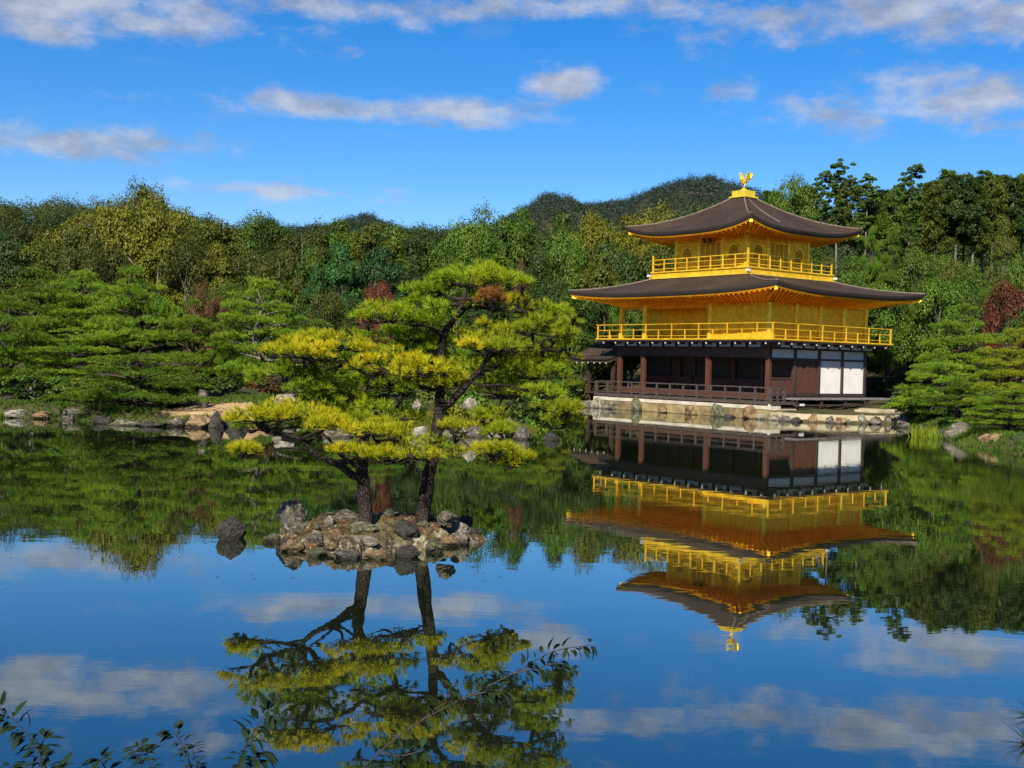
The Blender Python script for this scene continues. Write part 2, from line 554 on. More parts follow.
M['lf_fresh'] = leaf_mat('fresh_green_leaves', (0.0574, 0.1189, 0.0074), (0.1517, 0.2214, 0.0123), 0.4, 0.3, vary=0.36)
M['lf_blue'] = leaf_mat('blue_green_leaves', (0.0224, 0.0760, 0.0144), (0.0640, 0.1400, 0.0224), 0.4, 0.3, vary=0.3)
M['lf_red'] = leaf_mat('red_maple_leaves', (0.100, 0.030, 0.014), (0.180, 0.060, 0.020), 0.5, 0.3)
M['lf_rust'] = leaf_mat('rust_brown_leaves', (0.085, 0.045, 0.014), (0.150, 0.085, 0.018), 0.5, 0.3)
M['lf_near'] = leaf_mat('near_leaves_shade_tone', (0.008, 0.020, 0.005), (0.020, 0.042, 0.009), 3.0, 0.15, rough=0.75, vary=0.1)  # leaf green darkened to stand in for tree shade on the viewer's bank
M['lf_far'] = leaf_mat('far_wood_leaves', (0.024, 0.046, 0.010), (0.095, 0.108, 0.014), 0.05, 0.2, vary=0.0)
M['lf_mount'] = leaf_mat('mountain_wood_leaves', (0.018, 0.034, 0.022), (0.050, 0.060, 0.030), 0.02, 0.15, vary=0.0)


def water_mat():
    m, t, out = new_mat('pond_water')
    tcn = t.n('ShaderNodeTexCoord')
    vec = tcn.outputs['Object']
    mp = t.n('ShaderNodeMapping', {'Vector': vec})
    mp.inputs['Scale'].default_value = (0.9, 2.2, 1)
    n1 = t.noise(mp.outputs[0], 0.9, 3.0, 0.5)
    n2 = t.noise(mp.outputs[0], 4.0, 2.0, 0.5)
    calm = t.noise(vec, 0.07, 2.0)
    sx_ = t.n('ShaderNodeSeparateXYZ', {0: vec})
    gust = t.m('ADD', t.m('MULTIPLY', t.sstep(calm, 0.5, 0.66), 0.5), t.m('MULTIPLY', t.m('MULTIPLY', t.sstep(sx_.outputs[0], 7.0, 14.0), t.sstep(t.noise(vec, 0.16, 3.0), 0.4, 0.6)), 1.1))
    h = t.m('ADD', t.m('MULTIPLY', n1, 0.5), t.m('MULTIPLY', t.m('MULTIPLY', n2, gust), 0.75))
    b = t.n('ShaderNodeBump', {'Strength': 0.065, 'Distance': 0.03, 'Height': h})
    fr = t.n('ShaderNodeFresnel', {'IOR': 1.34})
    fac = t.m('POWER', fr.outputs[0], 0.50)
    dif = t.n('ShaderNodeBsdfPrincipled', {'Base Color': (0.008, 0.012, 0.005, 1), 'Roughness': 0.6, 'Specular IOR Level': 0.0})
    gl = t.n('ShaderNodeBsdfGlossy', {'Color': (0.93, 0.96, 0.93, 1), 'Roughness': 0.012})
    t.put(gl, 'Normal', b.outputs[0])
    mx = t.n('ShaderNodeMixShader', {0: fac, 1: dif.outputs[0], 2: gl.outputs[0]})
    t.put(out, 0, mx.outputs[0])
    return m


def ground_mat():
    m, t, out = new_mat('garden_ground')
    tcn = t.n('ShaderNodeTexCoord')
    vec = tcn.outputs['Object']
    a = t.n('ShaderNodeAttribute', attribute_name='sand')
    n1 = t.noise(vec, 0.25, 6.0, 0.6)
    n2 = t.noise(vec, 2.2, 6.0, 0.65)
    col = t.mix(t.sstep(n1, 0.35, 0.65), (0.030, 0.038, 0.012), (0.065, 0.050, 0.026))
    col = t.mix(t.m('MULTIPLY', t.sstep(n2, 0.5, 0.7), 0.5), col, (0.085, 0.085, 0.025))
    sand = t.mix(t.sstep(n2, 0.3, 0.7), (0.30, 0.20, 0.10), (0.42, 0.29, 0.14))
    col = t.mix(t.sstep(t.m('ADD', a.outputs['Fac'], t.m('MULTIPLY', t.m('SUBTRACT', n2, 0.5), 0.5)), 0.35, 0.65), col, sand)
    b = t.n('ShaderNodeBump', {'Strength': 0.5, 'Distance': 0.1, 'Height': n2})
    p = t.n('ShaderNodeBsdfPrincipled', {'Base Color': col, 'Roughness': 0.95, 'Specular IOR Level': 0.15})
    t.put(p, 'Normal', b.outputs[0])
    t.put(out, 0, p.outputs[0])
    return m


def islet_mat():
    m, t, out = new_mat('islet_moss_and_earth')
    tcn = t.n('ShaderNodeTexCoord')
    vec = tcn.outputs['Object']
    n1 = t.noise(vec, 0.8, 5.0, 0.6, 0.3)
    n2 = t.noise(vec, 6.0, 7.0, 0.7)
    n3 = t.noise(vec, 2.3, 6.0, 0.65, 0.4)
    col = t.mix(t.sstep(n3, 0.40, 0.58), (0.060, 0.050, 0.030), (0.115, 0.055, 0.024))
    geo = t.n('ShaderNodeNewGeometry')
    gz = t.n('ShaderNodeSeparateXYZ', {0: geo.outputs['Normal']})
    stone = t.mix(t.sstep(n2, 0.36, 0.62), (0.030, 0.024, 0.015), (0.125, 0.10, 0.060))
    stone = t.mix(t.m('MULTIPLY', t.sstep(t.noise(vec, 3.4, 6.0, 0.7, 0.5), 0.53, 0.62), 0.8), stone, (0.30, 0.27, 0.19))
    col = t.mix(t.sstep(n1, 0.50, 0.62), col, (0.12, 0.11, 0.055))
    col = t.mix(t.sstep(t.m('ADD', gz.outputs[2], t.m('MULTIPLY', n2, 0.3)), 0.86, 1.04, 1.0, 0.0), col, stone)
    col = t.mix(t.m('MULTIPLY', t.sstep(n2, 0.52, 0.64), 0.8), col, (0.075, 0.075, 0.028))
    col = t.mix(t.m('MULTIPLY', t.sstep(t.noise(vec, 14.0, 4.0), 0.58, 0.68), 0.8), col, (0.34, 0.31, 0.24))
    b = t.n('ShaderNodeBump', {'Strength': 1.0, 'Distance': 0.08, 'Height': t.m('ADD', n2, n3)})
    p = t.n('ShaderNodeBsdfPrincipled', {'Base Color': col, 'Roughness': 0.95, 'Specular IOR Level': 0.15})
    t.put(p, 'Normal', b.outputs[0])
    t.put(out, 0, p.outputs[0])
    return m


M['water'] = water_mat()
M['ground'] = ground_mat()
M['islet'] = islet_mat()
M['islet_green'] = pmat('far_islet_moss', (0.045, 0.055, 0.014), (0.15, 0.13, 0.022), 1.6, 0.95, bump=0.6, bscale=5)
M['terrace_sand'] = pmat('terrace_sand', (0.28, 0.23, 0.14), (0.38, 0.32, 0.21), 2.0, 0.95, bump=0.1)
M['terrace_wall'] = pmat('terrace_earth_wall', (0.10, 0.072, 0.034), (0.29, 0.22, 0.10), 1.6, 0.9, bump=0.6, bscale=5)
M['terrace_cap'] = pmat('terrace_cap_stone', (0.50, 0.46, 0.38), (0.34, 0.30, 0.23), 1.5, 0.85, bump=0.1)

# ------------------------------------------------------------------ pavilion frame (used by terrain too)
YAW = 0.9131
PO = Vector((13.8726, 63.0288, 0.0))
EX = Vector((math.cos(YAW), -math.sin(YAW), 0))      # local +x, east
NY = Vector((math.sin(YAW), math.cos(YAW), 0))       # local +y, north


def L2W(x, y, z=0.0):
    return PO + EX * x + NY * y + Vector((0, 0, z))


# ------------------------------------------------------------------ terrain
def P2(px, py):
    p = on_level(px, py)
    return (p.x, p.y)


shore = [(-9, 5.6), (9, 5.6), (20, 9), (30, 20), (27, 31), (21.5, 37.0), P2(1024, 456), P2(985, 449), P2(955, 443), P2(935, 434), (19.6, 57.5), (20.4, 61.0)]
for (x, y) in ((6.3, 2.6), (5.0, 0.2), (3.2, -1.35), (-12.9, -1.35), (-13.0, 4.0), (-19.5, 4.6), (-19.5, 1.0)):
    w = L2W(x, y)
    shore.append((w.x, w.y))
shore += [P2(566, 413), (0.5, 63.5), (-4.0, 62.0), (-7.5, 57.5), (-9.0, 51.0), P2(296, 418), P2(262, 424), P2(215, 427), P2(180, 426), P2(130, 424), P2(85, 421), P2(40, 418), P2(0, 418),
          (-26, 46), (-36, 36), (-33, 20), (-20, 9)]
shore = np.array(shore, float)


def sdist(px, py):
    """signed distance to the pond outline, positive on land"""
    px = np.asarray(px, float)
    py = np.asarray(py, float)
    best = np.full(px.shape, 1e18)
    inside = np.zeros(px.shape, bool)
    n = len(shore)
    for i in range(n):
        ax, ay = shore[i]
        bx, by = shore[(i + 1) % n]
        ex, ey = bx - ax, by - ay
        t = np.clip(((px - ax) * ex + (py - ay) * ey) / (ex * ex + ey * ey), 0, 1)
        d = (px - ax - t * ex) ** 2 + (py - ay - t * ey) ** 2
        best = np.minimum(best, d)
        c = ((ay > py) != (by > py)) & (px < (bx - ax) * (py - ay) / (by - ay + 1e-12) + ax)
        inside ^= c
    d = np.sqrt(best)
    return np.where(inside, -d, d)


RIDGE_X = [-2000, -600, -260, -160, -110, -88, -60, -20, -5, 17, 40, 62, 90, 108, 128, 150, 200, 420, 900, 2000]
RIDGE_Z = [20, 40, 62, 70, 75, 82, 70, 74, 83, 96, 87, 88, 100, 106.5, 102, 92, 82, 64, 40, 20]


def bumpn(x, y, s):
    return np.sin(x * s * 1.7 + 1.3) * np.cos(y * s * 1.3 + .4) + 0.5 * np.sin(x * s * 3.9 + y * s * 2.7)


def height(x, y):
    x = np.asarray(x, float)
    y = np.asarray(y, float)
    d = sdist(x, y)
    land = 0.50 * np.clip(d / 0.9, 0, 1) + 0.045 * np.clip(d - 2, 0, 60) + 0.12 * bumpn(x, y, 0.25) * np.clip(d / 4, 0, 1)
    # the bank under the viewer
    near = np.clip((7.0 - y) / 4.0, 0, 1) * np.clip(1 - np.abs(x) / 30, 0, 1)
    land = land + 0.35 * near * np.clip(d / 1.5, 0, 1)
    back = np.clip((y - 85) / 50, 0, 1)
    back = back * back * (3 - 2 * back)
    rid = 19.5 * np.exp(-((y - 205) / 55.0) ** 2) * (0.97 + 0.19 * np.clip((-x - 40) / 38, 0, 1) - 0.07) * np.clip(1 - np.clip(x - 30, 0, 200) / 120, 0.3, 1)
    mount = np.interp(x, RIDGE_X, RIDGE_Z) * np.exp(-((y - 720) / 190.0) ** 2)
    hill = back * (rid + mount + 1.2 * bumpn(x, y, 0.03))
    # the wooded slope right of the pavilion
    slope = 4.5 * np.clip((y - 72) / 40, 0, 1) * np.clip((x - 10) / 20, 0, 1)
    land = land + 0.5 * np.exp(-(((x + 10.6) / 3.2) ** 2 + ((y - 50.0) / 2.6) ** 2))
    pond = np.maximum(-0.7, d * 0.7)
    return np.where(d > 0, land + hill + slope, pond)


def gaxis(lo, hi, core0, core1, step, growth=1.22):
    a = list(np.arange(core0, core1 + 1e-6, step))
    s = step
    while a[-1] < hi:
        s = min(s * growth, 90)
        a.append(a[-1] + s)
    s = step
    b = [a[0]]
    while b[-1] > lo:
        s = min(s * growth, 90)
        b.append(b[-1] - s)
    return np.array(b[:0:-1] + a)


gx = gaxis(-2200, 2200, -42, 34, 0.55)
gy = gaxis(-900, 3200, 0, 84, 0.55)
GX, GY = np.meshgrid(gx, gy)
GZ = height(GX.ravel(), GY.ravel())
nx, ny = len(gx), len(gy)
ii = np.arange(nx * ny).reshape(ny, nx)
TF = np.stack([ii[:-1, :-1], ii[:-1, 1:], ii[1:, 1:], ii[1:, :-1]], -1).reshape(-1, 4)
fx, fy = GX.ravel(), GY.ravel()
sp = on_level(240, 401, 0.9)
sand = np.exp(-(((fx - sp.x) / 3.6) ** 2 + ((fy - sp.y) / 2.2) ** 2) ** 2)
s2 = on_level(10, 408, 0.5)
sand = np.maximum(sand, 0.9 * np.exp(-(((fx - s2.x) / 2.0) ** 2 + ((fy - s2.y) / 1.0) ** 2)))
ground = obj('ground', np_mesh('ground', np.stack([fx, fy, GZ], -1), TF, True, sand, [M['ground']], 'sand'))
tag(ground, 'dark earth and moss of the garden around the pond', 'ground', kind='structure')


def hz(x, y):
    return float(height(np.array([x]), np.array([y]))[0])


wm = MB()
wm.add([(-60, -10, 0), (60, -10, 0), (60, 90, 0), (-60, 90, 0)], [(0, 1, 2, 3)])
pond = wm.build('water', M['water'])
tag(pond, 'still dark pond mirroring the pavilion and sky', 'water', kind='structure')

# ------------------------------------------------------------------ stone terrace under the pavilion
TE = thing('stone_terrace', 'low earthen terrace with white stone coping carrying the golden pavilion', 'terrace', PO, -YAW)
b = MB()
b.box(-12.7, 1.25, -1.28, 9.6, -0.6, 0.53)
b.build('earth_wall', M['terrace_wall'], TE)
b = MB()
for i in range(13):
    x0 = -12.72 + i * 1.077
    b.box(x0 + 0.012, x0 + 1.065, -1.31, -0.5, 0.532, 0.72)
b.box(1.255, 1.28, -1.30, 9.6, 0.50, 0.56)
b.build('coping', M['terrace_cap'], TE)
# sandy apron east of the terrace
ap = MB()
pts = [(1.27, -1.3), (2.9, -1.2), (4.7, 0.1), (5.7, 2.2), (5.9, 4.5), (5.2, 9.0), (1.27, 9.6)]
n = len(pts)
ap.add([(x, y, 0.40) for x, y in pts] + [(x + 0.05, y - 0.03, -0.5) for x, y in pts],
       [tuple(range(n))] + [((i + 1) % n, i, i + n, (i + 1) % n + n) for i in range(n)])
apo = ap.build('sand_apron', M['terrace_sand'], None, PO)
apo.rotation_euler = (0, 0, -YAW)
tag(apo, 'pale sandy strip east of the pavilion behind waterside rocks', 'sand strip', kind='structure')
lp = MB()
for (x0, x1, y0, y1) in ((3.2, 4.6, 3.2, 5.4), (2.0, 3.0, 5.2, 7.5), (3.4, 4.6, 5.7, 7.4)):
    lp.box(x0, x1, y0, y1, 0.36, 0.62)
lpo = lp.build('low_stone_platform', M['terrace_sand'], None, PO, bevel=0.03)
lpo.rotation_euler = (0, 0, -YAW)
tag(lpo, 'pale flat stepping slabs beside the pavilion bench end', 'stone step')

# ------------------------------------------------------------------ golden pavilion
PV = thing('golden_pavilion', 'three storey golden temple pavilion with dark shingle roofs standing over the pond', 'pavilion', PO, -YAW)
AX, BY = 11.72, 8.43


def part(name, mb, mat, parent=PV, bevel=0.0):
    return mb.build(name, M[mat], parent, bevel=bevel)


def bx(name, mat, x0, x1, y0, y1, z0, z1, parent=PV, bevel=0.0):
    return part(name, MB().box(x0, x1, y0, y1, z0, z1), mat, parent, bevel)


# ---- first storey
bx('deck', 'rail_wood', -12.85, 1.12, -1.14, 0.05, 0.78, 0.94)
bx('deck', 'rail_wood', 0.06, 1.12, 0.06, 0.9, 0.78, 0.938)
bx('floor', 'red_dark', -11.8, -0.02, 0.05, 8.4, 1.06, 1.30)
bx('ceiling', 'inner_dark', -11.7, -0.03, 0.03, 8.4, 3.90, 3.96)
for (x, y) in ((-0.05, 0), (-4.40, 0), (-9.70, 0), (-11.78, 0), (-11.78, 2.1), (-11.78, 4.2), (-11.78, 8.43)):
    bx('pillar', 'red_wood', x - .13, x + .13, y - .13, y + .13, 0.95, 3.86, bevel=0.02)
for y in (2.1, 4.2, 6.3, 8.43):
    bx('pillar', 'dark_wood', -.12, .10, y - .11, y + .11, 0.95, 3.86, bevel=0.015)
for x in (-2.2, -4.35, -6.5, -8.7):
    bx('pillar', 'red_wood', x - .10, x + .10, 2.0, 2.2, 1.30, 3.9)
for a in (-11.7, -9.65, -7.55, -4.35, -2.2):
    nxt = {-11.7: -9.65, -9.65: -7.55, -7.55: -4.35, -4.35: -2.2, -2.2: 0.0}[a]
    pn = bx('waist_panel', 'red_dark', a + .06, nxt - .06, 2.06, 2.12, 1.30, 2.07)
    mbx = MB()
    k = a + .2
    while k < nxt - .2:
        mbx.box(k, k + .03, 2.03, 2.058, 1.34, 2.03)
        k += .22
    mbx.box(a + .06, nxt - .06, 2.02, 2.058, 2.0, 2.07)
    part('batten', mbx, 'red_wood', pn)
    bx('shutter', 'shutter' if a in (-9.65, -2.2) else 'inner_dark', a + .06, nxt - .06, 2.30, 2.36, 2.07, 3.9)
bx('lintel_beam', 'red_dark', -11.9, 0.08, -.09, .09, 3.36, 3.85)
bx('lintel_beam', 'dark_wood', -11.9, 0.10, -.12, .12, 3.28, 3.355)
bx('lintel_beam', 'dark_wood', -0.08, 0.08, 0.1, 8.5, 3.762, 3.86)
bx('lintel_beam', 'dark_wood', -0.08, 0.085, 0.1, 8.5, 3.20, 3.31)
bx('sill_beam', 'dark_wood', -0.08, 0.10, 0.14, 8.54, 1.18, 1.36)
bx('waist_panel', 'red_dark', -0.05, 0.02, 0.13, 1.99, 1.36, 2.13)
bx('window_rail', 'red_wood', -0.07, 0.06, 0.13, 1.99, 2.13, 2.21)
dr = bx('plank_door', 'red_wood', -0.05, 0.02, 2.21, 4.09, 1.36, 3.20)
mbx = MB()
for k in range(9):
    y = 2.24 + k * .205
    mbx.box(.022, .05, y, y + .045, 1.38, 3.18)
part('door_batten', mbx, 'red_dark', dr)
bx('door_leaf_edge', 'red_wood', .022, .07, 3.10, 3.20, 1.38, 3.18, dr)
for y0, y1 in ((4.31, 6.19), (6.41, 8.32)):
    bx('white_panel', 'plaster', -0.05, 0.03, y0, y1, 1.362, 3.198)
for y0, y1 in ((0.13, 1.99), (2.21, 4.09), (4.31, 6.19), (6.41, 8.32)):
    bx('white_panel', 'plaster', -0.05, 0.03, y0, y1, 3.312, 3.76)
bx('back_wall', 'shutter', -11.7, -.12, 8.35, 8.45, .95, 3.9)
bx('back_wall', 'shutter', -11.75, -11.65, 4.3, 8.3, .95, 3.9)
bx('back_wall', 'inner_dark', -11.6, -.15, 4.2, 4.28, 1.3, 3.9)
# plaster frieze and bracket beams below the balcony
for i in range(11):
    x0 = -11.72 + i * 1.065
    bx('frieze_panel', 'plaster', x0 + .12, x0 + .95, -.62, -.58, 3.862, 4.13)
for i in range(8):
    y0 = i * 1.054
    bx('frieze_panel', 'plaster', .58, .62, y0 + .12, y0 + .94, 3.862, 4.13)
brk_i = 0
for i in range(13):
    x = -12.2 + i * 1.065
    k = bx('bracket', 'dark_wood', x - .07, x + .07, -1.02, .1, 3.98, 4.14)
    bx('bracket_tip', 'cap_white', x - .035, x + .035, -1.06, -1.022, 4.01, 4.08, k)
    k = bx('bracket', 'dark_wood', x - .20, x + .20, -.60, .0, 3.865, 3.975)
for i in range(10):
    y = -0.5 + i * 1.054
    k = bx('bracket', 'dark_wood', .06, 1.02, y - .07, y + .07, 3.98, 4.14)
    bx('bracket_tip', 'cap_white', 1.022, 1.06, y - .035, y + .035, 4.01, 4.08, k)
    k = bx('bracket', 'dark_wood', .06, .60, y - .20, y + .20, 3.865, 3.975)


def railing(path, z0, ztop, zmids, step, mat, pw, rw, ext=0.18, short=True, cornertop=None):
    """rails along a polyline with posts, each post a sub-part"""
    rails = MB()
    m = len(path)
    for i in range(m - 1):
        p, q = Vector((*path[i], 0)), Vector((*path[i + 1], 0))
        d = (q - p).normalized()
        lift = 0.006 * i
        pe, qe = p - d * ext, q + d * ext
        rails.beam((pe.x, pe.y, ztop + lift), (qe.x, qe.y, ztop + lift), rw, rw)
        for z in zmids:
            rails.beam((p.x, p.y, z + lift), (q.x, q.y, z + lift), rw * .8, rw * .8)
    ro = part('railing', rails, mat)
    done = set()
    for i in range(m - 1):
        p, q = Vector((*path[i], 0)), Vector((*path[i + 1], 0))
        L = (q - p).length
        kk = max(2, round(L / step))
        for j in range(kk + 1):
            c = p.lerp(q, j / kk)
            key = (round(c.x, 2), round(c.y, 2))
            if key in done:
                continue
            done.add(key)
            corner = j in (0, kk)
            zt = (cornertop or ztop) if corner else (ztop if (j % 2 == 0 or not short) else zmids[-1])
            w = pw * (1.5 if corner else 1.0)
            part('railing_post', MB().box(c.x - w / 2, c.x + w / 2, c.y - w / 2, c.y + w / 2, z0, zt), mat, ro)
    return ro


railing([(-12.72, 1.6), (-12.72, -1.08), (1.06, -1.08), (1.06, 0.0)], 0.94, 1.67, (1.06, 1.36), 1.06, 'rail_wood', .09, .065, ext=.06, short=False)
for x in (-12.5, -10.8, -8.72, -6.5, -4.35, -2.2, -0.02, 1.04):
    bx('deck_stilt', 'rail_wood', x - .07, x + .07, -1.10, -.96, .30, .78)
bx('stilt_cap', 'cap_white', .96, 1.12, -1.16, -1.141, .60, .80)
bench = bx('veranda_bench', 'deck_wood', .35, 1.14, 1.0, 9.75, 1.04, 1.14)
for y in (1.1, 3.2, 5.3, 7.4, 9.6):
    bx('bench_leg', 'dark_wood', .95, 1.07, y, y + .12, .52, 1.04, bench)
low = bx('lower_step', 'dark_wood', 1.17, 1.62, .6, 8.1, .72, .80)
for y in (.8, 2.9, 5.0, 7.2):
    bx('bench_leg', 'dark_wood', 1.45, 1.55, y, y + .12, .38, .72, low)
bx('stilt_cap', 'cap_white', 1.622, 1.65, .62, 1.0, .74, .86)

# ---- second storey
bx('balcony_floor', 'dark_wood', -12.83, 1.10, -1.10, 9.53, 4.142, 4.225)
bx('balcony_edge', 'gold', -12.87, 1.14, -1.14, 9.57, 4.228, 4.31)
Z2, ZW2 = 4.31, 6.36
S2 = [0.0, -1.13, -2.16, -3.22, -4.32]
for i in range(4):
    bx('gold_wall', 'gold_wall', S2[i + 1] + .01, S2[i] - .01, -.03, .03, Z2, ZW2)
for x in S2[1:4]:
    bx('slim_post', 'gold', x - .05, x + .05, -.09, -.032, Z2, ZW2 - .2)
for x in (-.02, -4.36, -9.66, -11.74):
    bx('gold_pillar', 'gold_bright', x - .12, x + .12, -.12, .12, Z2, ZW2, bevel=.015)
for y in (2.1, 4.2, 6.32, 8.41):
    bx('gold_pillar', 'gold_bright', -.13, .12, y - .11, y + .11, Z2, ZW2, bevel=.015)
for y0, y1 in ((.13, 1.98), (2.22, 4.08), (4.32, 6.2), (6.44, 8.29)):
    bx('gold_wall', 'gold_wall', -.05, .015, y0, y1, Z2, ZW2)
bx('gold_wall', 'gold_wall', -4.30, -4.24, .04, 2.1, Z2, ZW2)
wl = bx('gold_wall', 'gold_wall', -11.7, -4.31, 2.1, 2.16, Z2, ZW2)
for x in (-10.6, -9.4, -8.15, -7.15, -6.95, -5.9, -5.0):
    bx('slim_post', 'gold', x - .05, x + .05, 2.04, 2.098, Z2, ZW2 - .5, wl)
bx('door_rail', 'gold', -11.6, -4.35, 2.05, 2.097, 5.72, 5.80, wl)
bx('gold_wall', 'gold_wall', -11.74, -11.68, 2.18, 8.4, Z2, ZW2)
bx('gold_wall', 'gold_wall', -11.6, -.1, 8.38, 8.44, Z2, ZW2)
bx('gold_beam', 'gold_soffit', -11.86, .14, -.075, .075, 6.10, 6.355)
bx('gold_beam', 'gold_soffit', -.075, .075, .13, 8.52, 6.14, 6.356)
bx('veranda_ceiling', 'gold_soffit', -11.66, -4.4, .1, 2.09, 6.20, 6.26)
railing([(-12.76, 9.46), (-12.76, -1.03), (1.03, -1.03), (1.03, 9.46)], Z2, 5.13, (4.45, 4.80), 1.07, 'gold', .05, .036, ext=.16)

# ---- third storey
XW0, XW1, YW0, YW1 = -9.08, -3.54, 1.97, 7.47
Z3, ZW3 = 8.42, 10.42
bx('upper_balcony', 'gold', XW0 - 1.06, XW1 + 1.06, YW0 - 1.06, YW1 + 1.06, 8.07, 8.34)
bx('balcony_edge', 'gold', XW0 - 1.13, XW1 + 1.13, YW0 - 1.13, YW1 + 1.13, 8.343, 8.42)
bx('balcony_moulding', 'gold_bright', XW0 - 1.17, XW1 + 1.17, YW0 - 1.17, YW1 + 1.17, 7.98, 8.068)
for x in (XW0 - 1.17, XW1 + 1.17):
    for y in (YW0 - 1.17, YW1 + 1.17):
        bx('corner_cap', 'cap_white', x - .09, x + .09, y - .09, y + .09, 8.12, 8.26)
T3 = [XW0, -7.21, -5.36, XW1]
U3 = [YW0, 3.78, 5.62, YW1]
for x in T3:
    bx('gold_pillar', 'gold_bright', x - .10, x + .10, YW0 - .10, YW0 + .10, Z3, ZW3, bevel=.012)
for y in U3[1:]:
    bx('gold_pillar', 'gold_bright', XW1 - .10, XW1 + .10, y - .10, y + .10, Z3, ZW3, bevel=.012)
bx('gold_pillar', 'gold', XW0 - .1, XW0 + .1, YW1 - .1, YW1 + .1, Z3, ZW3)
for i in range(3):
    bx('gold_wall', 'gold_wall', T3[i] + .101, T3[i + 1] - .101, YW0 - .03, YW0 + .03, Z3, ZW3)
    bx('gold_wall', 'gold_wall', XW1 - .03, XW1 + .03, U3[i] + .101, U3[i + 1] - .101, Z3, ZW3)
bx('gold_wall', 'gold_wall', XW0 - .03, XW0 + .03, YW0 + .1, YW1 - .1, Z3, ZW3)
bx('gold_wall', 'gold_wall', XW0 + .1, XW1 - .1, YW1 - .03, YW1 + .03, Z3, ZW3)
for (z0, z1) in ((10.02, 10.14), (8.84, 8.92)):
    bx('gold_beam', 'gold', XW0 + .1, XW1 - .1, YW0 - .065, YW0 - .031, z0, z1)
    bx('gold_beam', 'gold', XW1 + .031, XW1 + .065, YW0 + .1, YW1 - .1, z0, z1)
M['window_shade'] = gold_mat('gold_window_lattice', (0.50, 0.27, 0.02), (0.58, 0.33, 0.03), metal=0.4, rough=.5)


def bell_profile(w, h):
    pts = []
    for t in np.linspace(0, 1, 13):
        a = math.pi * (1 - t)
        x = math.cos(a) * w * .40
        z = h * .62 + math.sin(a) ** 0.8 * h * .32 + (h * .06 if abs(t - .5) < .05 else 0)
        pts.append((x, z))
    return [(-w * .52, 0)] + [(-w * .43, h * .3)] + pts + [(w * .43, h * .3), (w * .52, 0)]


def bell_window(cx, cy, face):
    outer = bell_profile(1.06, 1.02)
    inner = [(x * .84, z * .90 + .04) for x, z in outer]
    fr, pn = MB(), MB()
    n = len(outer)

    def tr(x, z, d):
        return (cx + x, cy - d, 8.93 + z) if face == 'S' else (cx + d, cy + x, 8.93 + z)
    vs = [tr(x, z, .035) for x, z in outer] + [tr(x, z, .035) for x, z in inner] + [tr(x, z, .085) for x, z in outer] + [tr(x, z, .085) for x, z in inner]
    fs = []
    for i in range(n - 1):
        fs += [(2 * n + i, 2 * n + i + 1, 3 * n + i + 1, 3 * n + i), (i, i + 1, 2 * n + i + 1, 2 * n + i), (n + i, n + i + 1, 3 * n + i + 1, 3 * n + i)]
    fr.add(vs, fs)
    w = part('bell_window', fr, 'gold_bright')
    vs = [tr(x, z, .040) for x, z in inner] + [tr(x, z, .052) for x, z in inner]
    pn.add(vs, [tuple(range(n, 2 * n)), tuple(range(n))[::-1]] + [(i, (i + 1) % n, (i + 1) % n + n, i + n) for i in range(n)])
    for k in range(-2, 3):
        x = k * .15
        q0, q1 = tr(x, .06, .06), tr(x, .72, .06)
        pn.beam(q0, q1, .025, .02)
    part('window_pane', pn, 'window_shade', w)


for i in (0, 2):
    bell_window((T3[i] + T3[i + 1]) / 2, YW0, 'S')
    bell_window(XW1, (U3[i] + U3[i + 1]) / 2, 'E')
for j in range(4):
    x0 = T3[1] + .14 + j * .40
    d_ = bx('door_panel', 'window_shade', x0 + .03, x0 + .34, YW0 - .05, YW0 - .031, 8.50, 10.0)
    bx('door_stile', 'gold_bright', x0 - .02, x0 + .028, YW0 - .09, YW0 - .031, 8.45, 10.01, d_)
    y0 = U3[1] + .14 + j * .40
    d_ = bx('door_panel', 'window_shade', XW1 + .031, XW1 + .05, y0 + .03, y0 + .34, 8.50, 10.0)
    bx('door_stile', 'gold_bright', XW1 + .031, XW1 + .09, y0 - .02, y0 + .028, 8.45, 10.01, d_)
railing([(XW0 - 1.0, YW1 + 1.0), (XW0 - 1.0, YW0 - 1.0), (XW1 + 1.0, YW0 - 1.0), (XW1 + 1.0, YW1 + 1.0)], Z3, 9.14, (8.58, 8.88), .95, 'gold', .06, .045, ext=.0, short=False, cornertop=9.46)

# ---- roofs


